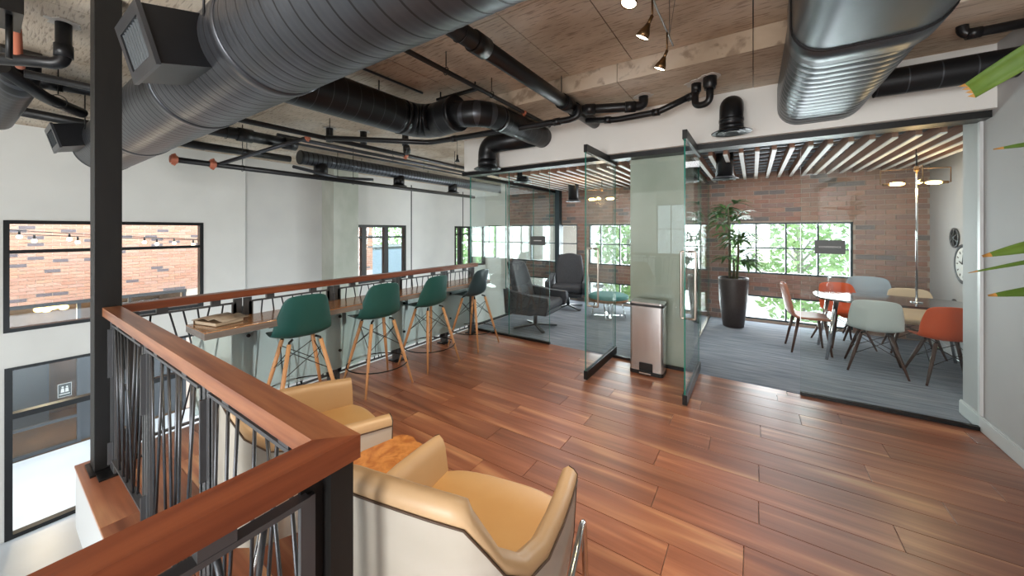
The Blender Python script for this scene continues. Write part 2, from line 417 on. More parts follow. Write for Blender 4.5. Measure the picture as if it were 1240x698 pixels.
# ---------------------------------------------------------------- structure helpers
def wallbox(mb, axis, p0, p1, u0, u1, z0, z1, holes):
    """axis 'x': slab between x=p0..p1 spanning y=u; axis 'y': slab between y=p0..p1 spanning x=u"""
    us = sorted({u0, u1, *[h[0] for h in holes], *[h[1] for h in holes]})
    for a, b in zip(us, us[1:]):
        if b <= u0 or a >= u1: continue
        hs = sorted([(h[2], h[3]) for h in holes if h[0] <= a and h[1] >= b]); z = z0
        for ha, hb in hs + [(z1, z1)]:
            if ha > z + 1e-6:
                if axis == 'x': mb.box(p0, a, z, p1, b, ha)
                else: mb.box(a, p0, z, b, p1, ha)
            z = max(z, hb)
    return mb

def bricks(parent, axis, face, depth, u0, u1, z0, z1, holes, ch, bl, jt, m, key, limit=300, skip=None):
    """courses of single bricks proud of the mortar: the nearest ones as parts, the rest joined"""
    full, rest = [], MB(); row = 0; z = z0
    while z + ch <= z1 + 1e-6:
        u = u0 - (bl / 2 if row % 2 else 0)
        while u < u1:
            a, b = max(u + jt / 2, u0), min(u + bl - jt / 2, u1); za, zb = z + jt / 2, z + ch - jt / 2
            segs = [(a, b)]
            for h in holes:
                if h[3] > za + .01 and h[2] < zb - .01:
                    ns = []
                    for s0, s1 in segs:
                        if h[1] <= s0 or h[0] >= s1: ns.append((s0, s1)); continue
                        if h[0] > s0: ns.append((s0, h[0]))
                        if h[1] < s1: ns.append((h[1], s1))
                    segs = ns
            for s0, s1 in segs:
                if s1 - s0 < .03: continue
                d = depth * random.uniform(.75, 1.15)
                if abs((s1 - s0) - (bl - jt)) < 1e-4: full.append((key(s0, za), s0, s1, za, zb, d))
                else: put(rest, axis, face, s0, s1, za, zb, d)
            u += bl
        z += ch; row += 1
    full.sort()
    base = None; pl = worldloc(parent)
    for i, (k, s0, s1, za, zb, d) in enumerate(full):
        if i >= limit: put(rest, axis, face, s0, s1, za, zb, d); continue
        if base is None:
            q = MB(); h, w = (zb - za) / 2, (s1 - s0) / 2
            if axis == 'x': q.box(-.03, -w, -h, depth, w, h)
            else: q.box(-w, -depth, -h, w, .03, h)
            base = obj('brick', q, m, parent, bevel=0, local=True); o = base
        else:
            o = base.copy(); C.objects.link(o)
        sc = d - depth
        if axis == 'x': o.location = Vector((face + sc, (s0 + s1) / 2, (za + zb) / 2)) - pl
        else: o.location = Vector(((s0 + s1) / 2, face - sc, (za + zb) / 2)) - pl
    if rest.v:
        r = obj('brickwork', rest, m, parent); r['kind'] = 'stuff'
def put(mb, axis, face, s0, s1, za, zb, d):
    if axis == 'x': mb.box(face - .03, s0, za, face + d, s1, zb, 0, random.uniform(.01, 1))
    else: mb.box(s0, face - d, za, s1, face + .03, zb, 0, random.uniform(.01, 1))

def pane(name, parent, x0, y0, z0, x1, y1, z1, m='glass'):
    mb = MB().box(x0, y0, z0, x1, y1, z1)
    thin = min(range(3), key=lambda k: abs((x1 - x0, y1 - y0, z1 - z0)[k]))
    big = {0: (4, 5), 1: (2, 3), 2: (0, 1)}[thin]
    mb.m = [0 if i in big else 1 for i in range(6)]
    return obj(name, mb, [m, 'glass_edge'], parent)

# ---------------------------------------------------------------- lower lobby, outside ground
struct('floor', MB().box(-11.75, -6, -3.1, 2.2, 12, -2.9), 'lobby_floor')
struct('ground', MB().box(-60, 11.7, -3.5, 60, 110, -3.3).box(-60, -6, -3.5, -11.95, 11.7, -3.3), 'ground')

# ---------------------------------------------------------------- mezzanine floor: slab, planks, carpet
slab = MB().box(-3.76, .36, -.42, 1.49, 4.40, -.016).box(-.955, -3.0, -.42, 1.49, .36, -.016).box(-3.76, 4.40, -.42, 2.07, 7.5, -.016)
floor = struct('floor', slab, 'base_white', origin=(-1, 2, -.42))
butt = {3.41: [-2.309, -1.131, .048, 1.216], 3.01: [-1.445, -.265, .905], 2.42: [-2.338, -1.149, .026], 2.62: [-1.732, -.553, .618],
        2.22: [-1.661, -.481, .72], 2.81: [-1.136, .031], 2.03: [-2.404, -1.22, -.038], 3.6: [-2.765, -1.568, -.392, .785], 3.21: [-1.743, -.562, .615],
        3.8: [-2.05, -.849, .325], 4.0: [.599, -.58], 4.19: [.187, -1.0]}
fl = worldloc(floor); pb = {}
def plank(x0, x1, y0, y1):
    k = round(x1 - x0, 3)
    if k not in pb:
        w, h = (x1 - x0) / 2 - .0014, (y1 - y0) / 2 - .0014
        q = MB().box(-w, -h, -.016, w, h, 0)
        o = obj('plank', q, 'plank', floor, local=True, bevel=.0012, seg=1)
        if abs(y1 - y0 - .197) < 1e-4: pb[k] = o
    else:
        o = pb[k].copy(); C.objects.link(o)
    o.location = Vector(((x0 + x1) / 2, (y0 + y1) / 2, random.uniform(-.0006, 0))) - fl
for k in range(-30, 3):
    y0 = 3.898 + .197 * k; y1 = min(y0 + .197, 4.38); yc = round(y0 + .0985, 2)
    xa, xb = (-3.755, 1.49) if k >= -18 else (-.95, 1.49)
    cuts = next((v for q, v in butt.items() if abs(q - yc) < .03), None) or [xa + random.uniform(.25, 1.15)]
    cuts = sorted(cuts)
    while cuts[0] - 1.18 > xa + .12: cuts.insert(0, round(cuts[0] - 1.18, 4))
    while cuts[-1] + 1.18 < xb - .12: cuts.append(round(cuts[-1] + 1.18, 4))
    e = [xa] + cuts + [xb]
    for a, b in zip(e, e[1:]): plank(a, b, y0, y1)
tag(obj('carpet', MB().box(-3.74, 4.395, -.014, 1.47, 7.44, 0).box(1.47, 4.72, -.014, 2.05, 7.44, 0), 'carpet', None), 'blue grey striated carpet inside the glass rooms', 'carpet')

# ---------------------------------------------------------------- ceiling: board-formed concrete panels, beam
ceil = struct('ceiling', MB().box(-9.2, -4, 3.128, 2.2, 11.6, 3.4), 'dark_ceiling', origin=(0, 0, 3.128))
XJ = [2.2, 1.22, 0, -.91, -1.52, -2.74, -3.96, -5.18, -6.4, -7.62, -9.2]
for a, b in zip(XJ[1:], XJ):
    ys = [-4, -2.78, -.34, 2.10, 3.31] if b > -3 else [-4, -2.78, -.34, 2.10, 4.54, 6.98, 9.4, 11.6]
    for c, d in zip(ys, ys[1:]):
        z = random.uniform(0, .003)
        obj('panel', MB().box(a + .004, c + .004, 3.116 + z, b - .004, d - .004, 3.14), 'concrete', ceil)
for a, b in zip([-3.7, -2.44, -1.05, 0], [-2.44, -1.05, 0, 1.49]):
    obj('beam_panel', MB().box(a + .003, 3.31, 2.945 + random.uniform(0, .004), b - .003, 4.19, 3.125), 'concrete', ceil)
# darker deck above the slats of the glass rooms
obj('dark_deck', MB().box(-3.7, 4.42, 2.98, 2.07, 7.5, 3.1), 'dark_ceiling', ceil)

# ---------------------------------------------------------------- walls
struct('wall_right', MB().box(1.49, -3.2, -.42, 1.63, 4.70, 3.128).box(1.63, 4.56, 0, 2.2, 4.70, 3.128).box(2.07, 4.70, 0, 2.2, 7.6, 3.128), 'grey_wall')
struct('baseboard_right', MB().box(1.472, -3.2, 0, 1.49, 4.715, .105).box(1.476, -3.2, .105, 1.49, 4.71, .118), 'base_white', bevel=.003)
struct('baseboard_back', MB().box(2.055, 4.72, 0, 2.07, 7.48, .105), 'base_white')
struct('wall_bulkhead', MB().box(-3.7, 4.18, 2.475, 1.49, 4.42, 3.128), 'white')
struct('trim_1', MB().box(1.470, 4.36, .12, 1.488, 4.40, 2.42), 'base_white')

# brick wall at the back of the glass rooms
WX = [(-5.05, -3.27), (-3.0, -.69), (-.36, 1.275)]
ZU, ZL = (.82, 1.70), (.03, .45)
holes = [(a, b, *z) for a, b in WX for z in (ZU, ZL)]
wb = MB(); wallbox(wb, 'y', 7.5, 7.72, -5.15, 2.07, -2.9, 3.128, holes)
wall_back = struct('wall_back', wb, 'mortar', origin=(-1.5, 7.5, -2.9))
bricks(wall_back, 'y', 7.5, .012, -5.15, 2.07, -.675, 2.98, holes, .075, .215, .011, 'brick', lambda u, z: abs(u - 1.4) * 1.0 + (0 if z > .9 else 3) + (5 if z > 2.45 else 0))
struct('trim_2', MB().box(-5.33, 7.42, -2.9, -5.15, 7.8, 3.128), 'white')
n = 0
def gridwindow(idx, x0, x1, z0, z1, cols, zmid, m='frame_teal', y=7.5):
    t = sempty('window_%d' % idx, ((x0 + x1) / 2, y + .08, z0))
    f = .028
    obj('frame', MB().box(x0, y + .01, z0, x0 + f, y + .1, z1).box(x1 - f, y + .01, z0, x1, y + .1, z1).box(x0 + f, y + .01, z0, x1 - f, y + .1, z0 + f).box(x0 + f, y + .01, z1 - f, x1 - f, y + .1, z1), m, t)
    xs = [x0 + f] + cols + [x1 - f]
    for c in cols: obj('mullion', MB().box(c - .012, y + .02, z0 + f, c + .012, y + .08, z1 - f), m, t)
    zs = [z0 + f] + ([zmid] if zmid else []) + [z1 - f]
    for a, b in zip(xs, xs[1:]):
        if zmid: obj('glazing_bar', MB().box(a + .012, y + .03, zmid - .011, b - .012, y + .07, zmid + .011), m, t)
        for c, d in zip(zs, zs[1:]): pane('pane', t, a, y + .046, c, b, y + .052, d, 'pane')
i = 1
for a, b in WX:
    k = max(1, round((b - a) / .41)); cols = [b - .41 * q for q in range(1, k) if b - .41 * q > a + .15]
    cols.sort()
    gridwindow(i, a, b, *ZU, cols, 1.265); gridwindow(i + 1, a, b, *ZL, cols[1::2], None); i += 2
struct('trim_3', MB().box(-3.76, 7.34, 0, -3.65, 7.48, 2.98), 'frame_teal')

# far lobby wall with its windows and the opening below
FX = -8.9
w1, op = (.19, 2.44, .09, 1.715), (.2, 3.0, -2.9, -.42)
w2, w3 = (5.60, 7.42, .09, 1.72), (9.62, 11.40, .187, 1.714)
struct('wall_left', wallbox(MB(), 'x', FX - .16, FX, -6, 3.136, -2.9, 3.128, [w1, op]), 'white')
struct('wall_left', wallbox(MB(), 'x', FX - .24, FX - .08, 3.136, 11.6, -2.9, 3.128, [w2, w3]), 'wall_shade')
struct('wall_column', MB().box(FX - .1, 4.80, -2.9, -8.45, 5.46, 3.128), 'col_concrete')
struct('trim_4', MB().box(FX - .08, 7.62, -.4, FX - .07, 7.65, 3.0).box(FX - .08, 10.05, -.4, FX - .07, 10.08, 3.0), 'black')
struct('wall_end', wallbox(MB(), 'y', 11.42, 11.6, -9.0, -4.9, -2.9, 3.128, [(-8.84, -8.12, .49, 1.76)]), 'white')
struct('wall_front', wallbox(MB(), 'y', -4.55, -4.4, -9.06, 1.63, -2.9, 3.128, [(-2.8, -1.87, .68, 2.46), (-.7, 1.1, .68, 2.46)]), 'white')
struct('wall_right', MB().box(1.49, -4.4, -2.9, 1.63, -3.2, 3.128), 'grey_wall')
for n_, (a_, b_) in ((11, (-2.8, -1.87)), (12, (-.7, 1.1))): gridwindow(n_, a_, b_, .68, 2.46, [(a_ + b_) / 2], 1.6, 'black', -4.55)  # the wider, right-hand window is added to let in light
gridwindow(8, -8.84, -8.12, .49, 1.76, [-8.48], 1.3, 'black', 11.42)
def xwindow(idx, x, y0, y1, z0, z1, cols, zmid, f=.06, cw=.05):
    t = sempty('window_%d' % idx, (x, (y0 + y1) / 2, z0))
    d0, d1 = x - .12, x + .015
    obj('frame', MB().box(d0, y0, z0, d1, y0 + f, z1).box(d0, y1 - f, z0, d1, y1, z1).box(d0, y0 + f, z0, d1, y1 - f, z0 + f).box(d0, y0 + f, z1 - f, d1, y1 - f, z1), 'black', t)
    ys = [y0 + f] + cols + [y1 - f]; zs = [z0 + f] + ([zmid] if zmid else []) + [z1 - f]
    for c in cols: obj('mullion', MB().box(d0 + .01, c - cw / 2, z0 + f, d1 - .01, c + cw / 2, z1 - f), 'black', t)
    for a, b in zip(ys, ys[1:]):
        if zmid: obj('transom', MB().box(d0 + .02, a + .001, zmid - .025, d1 - .02, b - .001, zmid + .025), 'black', t)
        for c, e in zip(zs, zs[1:]): pane('pane', t, x - .06, a, c, x - .053, b, e, 'pane')
    return t
xwindow(7, FX, w1[0], w1[1], w1[2], w1[3], [], 1.255, .055)
xwindow(9, FX - .08, w2[0], w2[1], w2[2], w2[3], [5.98, 6.70], 1.37, .07, .14)
xwindow(10, FX - .08, w3[0], w3[1], w3[2], w3[3], [9.95, 10.55], 1.42, .07, .16)
# framed opening under window_7
t = sempty('door_3', (FX, .2, -2.9))
obj('frame', MB().box(FX - .1, .2, -2.9, FX + .02, .27, -.42).box(FX - .1, .27, -.46, FX + .02, 3.0, -.42).box(FX - .1, .27, -2.9, FX + .02, 3.0, -2.84), 'black', t)
obj('transom', MB().box(FX - .1, .27, -1.17, FX + .02, 3.0, -1.09), 'black', t)
pane('pane', t, FX - .05, .27, -1.09, FX - .04, 3.0, -.46, 'pane')

# ---------------------------------------------------------------- glass front of the two rooms
struct('trim_5', MB().box(-3.74, 4.24, 2.42, 1.488, 4.42, 2.474).box(-3.80, 4.24, 2.42, -3.741, 7.34, 2.474), 'black')
for k, (a, b, nm, txt) in enumerate([(-3.74, -2.32, 'lounge', 'pair of fixed clear glass panels enclosing the lounge, behind the last bar stool'), (-1.44, -.52, 'centre', 'fixed clear glass panel in front of the concrete column'), (.373, 1.486, 'conference', 'wide fixed clear glass panel carrying the conference room sign')]):
    g = thing('glass_partition', txt, 'glass partition', ((a + b) / 2, 4.38, 0))
    cuts = [a, -3.0, b] if nm == 'lounge' else [a, b]
    for p, q in zip(cuts, cuts[1:]): pane('pane', g, p + .003, 4.374, .03, q - .003, 4.386, 2.42)
    obj('base_channel', MB().box(a, 4.362, 0, b, 4.398, .03), 'black', g)
g = thing('glass_partition', 'side run of clear glass closing off the lounge beyond the bar counter', 'glass partition', (-3.77, 5.9, 0))
for p, q in zip([4.40, 5.4, 6.4], [5.4, 6.4, 7.33]): pane('pane', g, -3.776, p + .003, .03, -3.764, q - .003, 2.42)
obj('base_channel', MB().box(-3.79, 4.40, 0, -3.75, 7.33, .03), 'black', g)
g = thing('glass_partition', 'clear glass partition between lounge and conference room, left of the planter', 'glass partition', (-.67, 6.3, 0))
for p, q in zip([5.08, 6.2], [6.2, 7.47]): pane('pane', g, -.676, p + .003, .02, -.664, q - .003, 2.43)
obj('base_channel', MB().box(-.69, 5.08, 0, -.65, 7.47, .02), 'satin', g)
struct('column', MB().box(-1.25, 4.45, 0, -.62, 5.05, 2.98), 'col_concrete', bevel=.01)
def glassdoor(idx, x, y0, y1):
    t = sempty('door_%d' % idx, (x, (y0 + y1) / 2, 0))
    pane('pane', t, x - .006, y0, .10, x + .006, y1, 2.385)
    obj('bottom_rail', MB().box(x - .02, y0 - .003, .012, x + .02, y1, .10).box(x - .012, y0 + .03, .004, x + .012, y0 + .06, .012), 'black', t, bevel=.002)
    obj('top_rail', MB().box(x - .02, y0 - .003, 2.385, x + .02, y1, 2.467), 'black', t, bevel=.002)
    yy = y0 + .20
    for s in (-1, 1):
        obj('handle', MB().tube(rounded([(x + s * .006, yy, .74), (x + s * .06, yy, .74), (x + s * .06, yy, 1.37), (x + s * .006, yy, 1.37)], .012, 3), .011, 10), 'satin', t)
glassdoor(1, -1.45, 3.53, 4.50); glassdoor(2, -.505, 3.505, 4.50)
def doorsign(x0, x1, z0, z1, text, label, dash=None):
    t = thing('room_sign', label, 'sign', ((x0 + x1) / 2, 4.362, z0))
    obj('plate', MB().box(x0, 4.366, z0, x1, 4.374, z1), 'sign_grey', t)
    if not text:
        xm, zm, w = (x0 + x1) / 2, (z0 + z1) / 2, (x1 - x0) * dash / 2
        obj('lettering', MB().box(xm - w, 4.3645, zm - .006, xm + w, 4.366, zm + .006), 'sign_white', t); return
    cu = bpy.data.curves.new('letters', 'FONT'); cu.body = text; cu.size = .031; cu.align_x = 'CENTER'; cu.align_y = 'CENTER'; cu.extrude = .001; cu.space_character = 1.12
    o = bpy.data.objects.new('letters_tmp', cu); C.objects.link(o)
    bpy.context.view_layer.update(); dg = bpy.context.evaluated_depsgraph_get()
    me = bpy.data.meshes.new_from_object(o.evaluated_get(dg)); bpy.data.objects.remove(o)
    l = bpy.data.objects.new('lettering', me); C.objects.link(l); me.materials.clear(); me.materials.append(M['sign_white'])
    xs = [v.co.x for v in me.vertices]; w = max(xs) - min(xs); s = (x1 - x0) * (.72 if dash is None else dash) / w
    l.scale = (s, s, 1); l.rotation_euler = (R(90), 0, 0); l.parent = t; l.location = (0, .003, (z1 - z0) / 2)
doorsign(.478, .692, 1.352, 1.478, 'CONFERENCE', 'grey CONFERENCE sign plate on the right glass panel')
doorsign(-2.625, -2.385, 1.362, 1.486, '', 'grey sign plate on the lounge glass above the side-on swivel chair', .5)

# ---------------------------------------------------------------- slatted ceiling of the glass rooms
sl = thing('slat_ceiling', 'dark timber slats with white lower edges hung over the glass rooms', 'ceiling slats', (-.8, 6.0, 2.44))
base = None
for k in range(-20, 17):
    x = -.421 + .1535 * k
    if not (-3.6 < x < 2.0) or (-1.30 < x < -.57 and False): continue
    if base is None:
        q = MB().box(-.021, -1.26, .012, .021, 1.26, .10).box(-.021, -1.26, 0, .021, 1.26, .012, 1)
        base = obj('slat', q, ['slat', 'slat_white'], sl, local=True); o = base
    else: o = base.copy(); C.objects.link(o)
    o.location = (x + .8, .09 if not (-1.3 < x < -.57) else .29, 0)
for j in range(9):
    y = 4.9 + .3 * j
    obj('batten', MB().box(-3.7, y, 2.545, 2.06, y + .035, 2.57), 'galv', sl)
# ---------------------------------------------------------------- railings
def railpanel(par, p, d, u0, u1, seed):
    """steel frame with slanted rods between two posts; p(u, z, off) maps to the world"""
    rnd = random.Random(seed)
    z0, z1 = .10, .965
    fr = MB()
    for a, b in (((u0, z0), (u0, z1)), ((u1, z0), (u1, z1)), ((u0, z0), (u1, z0)), ((u0, z1), (u1, z1))):
        A, B = p(*a), p(*b)
        if a[0] == b[0]: fr.bar(A, B, .012, .032, up=d)
        else: fr.bar(A, B, .032, .012)
    obj('frame', fr, 'rail_steel', par)
    n = max(4, int((u1 - u0) / .088))
    for i in range(n):
        a = u0 + .03 + (u1 - u0 - .06) * (i + .5) / n + rnd.uniform(-.012, .012)
        b = min(max(a + rnd.choice((-1, 1)) * rnd.uniform(.03, .20), u0 + .015), u1 - .015)
        o = rnd.choice((-.007, .007))
        obj('rod', MB().tube([p(a, z1 - .004, o), p(b, z0 + .004, o)], .006, 8), 'rod_steel', par)
    for q in (.22, .78):
        u = u0 + (u1 - u0) * q
        obj('standoff', MB().bar(p(u - .03, .99), p(u + .03, .99), .03, .04), 'rail_steel', par)
def railpost(par, p, d, u, wide=.05):
    m = MB()
    for s in (-1, 1): m.bar(p(u + s * wide / 2, .01), p(u + s * wide / 2, 1.0), .012, .062, up=d)
    m.bar(p(u, .62), p(u, .93), .05, .012, up=d); m.bar(p(u, .06), p(u, .20), .05, .012, up=d)
    obj('post', m, 'rail_steel', par)
    c = Vector(p(u, 0)); obj('base_plate', MB().box(c.x - .07, c.y - .07, 0, c.x + .07, c.y + .07, .012), 'black', par, bevel=.002)

rl = thing('railing', 'left guard railing with redwood handrail between the steel column and the near corner', 'railing', (-2.1, .485, 0))
pX = lambda u, z, o=0: (u, .485 + o, z)
us = [-3.44, -2.60, -1.72, -.862]
for k, (a, b) in enumerate(zip(us, us[1:])): railpanel(rl, pX, (1, 0, 0), a + .055, b - .055, 11 + k)
for u in us[:-1]: railpost(rl, pX, (1, 0, 0), u)
hp = [(-3.505, .445), (-.877, .445), (-.800, .525), (-3.505, .525)]
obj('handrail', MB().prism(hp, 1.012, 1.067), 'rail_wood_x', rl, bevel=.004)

rn = thing('railing', 'near guard railing running out of the frame at lower left, with mitred redwood handrail', 'railing', (-.84, -.6, 0))
pY = lambda u, z, o=0: (-.84 + o, u, z)
us = [.470, -.40, -1.27, -2.14]
for k, (a, b) in enumerate(zip(us, us[1:])): railpanel(rn, pY, (0, 1, 0), b + .055, a - .055, 31 + k)
for u in us[1:]: railpost(rn, pY, (0, 1, 0), u)
obj('corner_post', MB().box(-.868, .455, .012, -.812, .511, 1.012).box(-.86, .405, .03, -.848, .455, 1.0), 'post_black', rn)
obj('base_plate', MB().box(-.90, .42, 0, -.78, .54, .012), 'black', rn)
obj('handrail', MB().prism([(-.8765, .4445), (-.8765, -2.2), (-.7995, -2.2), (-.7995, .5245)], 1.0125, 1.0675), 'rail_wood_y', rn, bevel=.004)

rb = thing('railing', 'long back railing with redwood handrail behind the bar counter', 'railing', (-3.555, 2.4, 0))
pB = lambda u, z, o=0: (-3.575 + o, u, z)
us = [.56, 1.24, 2.03, 2.82, 3.62, 4.20]
for k, (a, b) in enumerate(zip(us, us[1:])): railpanel(rb, pB, (0, 1, 0), a + .06, b - .06, 51 + k)
for u in us: railpost(rb, pB, (0, 1, 0), u, .07)
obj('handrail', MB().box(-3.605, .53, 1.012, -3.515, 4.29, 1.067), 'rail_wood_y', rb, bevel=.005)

sc = thing('steel_column', 'tall black steel column at the corner of the left railing', 'column', (-3.6, .46, 0))
obj('shaft', MB().box(-3.66, .412, .014, -3.515, .536, 3.116), 'post_black', sc, bevel=.003)
obj('base_plate', MB().box(-3.68, .39, 0, -3.47, .57, .014), 'black', sc, bevel=.002)

# ---------------------------------------------------------------- bar counter with frosted glass front
bc = thing('bar_counter', 'long wooden bar counter fixed along the back railing', 'counter', (-3.36, 2.48, .81))
obj('worktop', MB().box(-3.53, .865, .852, -3.135, 4.10, .86), 'counter', bc, bevel=.002)
obj('edge', MB().box(-3.53, .865, .808, -3.135, 4.10, .852), 'counter_edge', bc)
for y in (1.3, 2.1, 2.9, 3.7):
    obj('bracket', MB().bar((-3.50, y, .80), (-3.17, y, .80), .04, .012).bar((-3.50, y, .81), (-3.50, y, .60), .012, .04), 'black', bc)
for k, (a, b) in enumerate(((.885, 2.44), (2.45, 4.02))):
    t = thing('frosted_screen', ['near pale frosted glass panel under the left half of the bar counter', 'far pale frosted glass panel under the right half of the bar counter'][k], 'glass screen', (-3.466, (a + b) / 2, .18), 0, 'frosted panels under the counter')
    obj('sheet', MB().box(-3.472, a, .18, -3.46, b, .775), 'frost', t)
    for y in ((1.24, 2.03) if k == 0 else (2.83, 3.62)):
        for z in (.70, .36):
            obj('standoff', MB().lathe([(.014, -.06), (.014, .012), (.012, .016)], 12, Matrix.Translation((-3.46, y, z)) @ Matrix.Rotation(R(90), 4, 'Y')), 'black', t)
t = thing('book', 'thick brown book lying under the magazine on the bar counter end', 'book', (-3.40, 1.03, .8605), R(14))
obj('cover', MB().box(-.125, -.10, 0, .125, .10, .004).box(-.125, -.10, .026, .125, .10, .030).box(-.125, -.104, 0, -.118, .104, .03), 'book', t, local=True)
obj('pages', MB().box(-.118, -.096, .004, .12, .096, .026), 'paper', t, local=True)
t = thing('magazine', 'open floppy magazine lying on top of the brown book', 'magazine', (-3.40, 1.04, .892), R(24))
G = []
for i in range(13):
    u = i / 6 - 1; z = .022 * math.exp(-((abs(u) - .32) / .3) ** 2) + .004 * abs(u)
    G.append([(u * .15, -.10, z), (u * .15, 0, z + .003), (u * .15, .10, z)])
o = obj('pages', MB().grid(G), 'magazine', t, local=True); sd = o.modifiers.new('solid', 'SOLIDIFY'); sd.thickness = .005; sd.offset = 1

# ---------------------------------------------------------------- moulded shell seats
def shell_mb(tw=1):
    prof = [(.235, .410, .150, .0), (.22, .430, .182, .004), (.13, .440, .222, .016), (.0, .430, .234, .032), (-.09, .424, .234, .046), (-.150, .440, .230, .062), (-.190, .492, .224, .072),
            (-.212, .565, .216, .070), (-.228, .645, .196, .058), (-.240, .715, .178, .044), (-.248, .772, .158, .028), (-.252, .802, .122, .014)]
    G = []
    for i, (y, z, w, cup) in enumerate(prof):
        row = []; y += .07; w *= 1 + (tw - 1) * min(max(i - 6, 0) / 4, 1)
        t = min(max((i - 3) / 4, 0), 1)
        for j in range(-6, 7):
            s = j / 6; e = abs(s) ** 2.6
            row.append((w * s, y + cup * e * t, z + cup * e * (1 - t) * 1.2 - (.012 * e if i == len(prof) - 1 else 0)))
        G.append(row)
    return MB().grid(G, flip=True)
def shell_chair(name, label, cat, shellmat, legmat, seat_lift, foot, ring, group=None, tw=1):
    t = thing(name, label, cat, (0, 0, 0), 0, group)
    mb = shell_mb(tw); mb.v = [(x, y, z + seat_lift) for x, y, z in mb.v]
    o = obj('seat_shell', mb, shellmat, t, local=True)
    sd = o.modifiers.new('solid', 'SOLIDIFY'); sd.thickness = .009; sd.offset = 0
    ss = o.modifiers.new('sub', 'SUBSURF'); ss.levels = 1; ss.render_levels = 1
    top = .415 + seat_lift
    tops = [(sx * .115, sy * .10 - .01, top) for sx in (-1, 1) for sy in (-1, 1)]
    feet = [(sx * foot, sy * foot - .01, 0) for sx in (-1, 1) for sy in (-1, 1)]
    L = lambda k, f: tuple(a + (b - a) * f for a, b in zip(tops[k], feet[k]))
    for k in range(4):
        obj('leg', MB().tube([L(k, .02), L(k, .45), L(k, 1)], [.0165, .0165, .0095], 12), legmat, t, local=True)
        obj('leg_mount', MB().tube([(tops[k][0] * .75, tops[k][1] * .75, top + .012), tops[k], L(k, .05)], .010, 8), 'black', t, local=True)
    f0, f1 = (.10, .40) if ring else (.10, .55)
    wires = MB()
    for a, b in ((0, 1), (1, 3), (3, 2), (2, 0)):
        wires.tube([L(a, f0), L(b, f1)], .0035, 6).tube([L(b, f0), L(a, f1)], .0035, 6)
    obj('wire_bracing', wires, 'black', t, local=True)
    if ring:
        zr = .215; f = 1 - zr / top; q = L(3, f); rr = math.hypot(q[0], q[1] + .01) + .006
        obj('foot_ring', MB().tube([(rr * math.cos(2 * math.pi * i / 36), rr * math.sin(2 * math.pi * i / 36) - .01, zr) for i in range(36)], .006, 8, closed=True), 'black', t, local=True)
    return t
st = shell_chair('bar_stool', 'dark green shell bar stool nearest the camera, at the end with the book', 'stool', 'teal', 'leg_wood', .245, .25, True, 'bar stools at the counter')
st.location = (-3.195, 1.53, 0); st.rotation_euler = (0, 0, R(80))
dup(st, (-3.20, 2.28, 0), R(82), 'dark green shell bar stool, second from the book end of the counter')
dup(st, (-3.195, 2.98, 0), R(89), 'dark green shell bar stool, third from the book end of the counter')
s4 = dup(st, (-3.20, 3.80, 0), R(94), 'greyer green shell bar stool right beside the lounge glass')
for k in kids(s4):
    if k.name.startswith('seat_shell'):
        k.data = k.data.copy(); k.data.materials[0] = M['teal_dark']

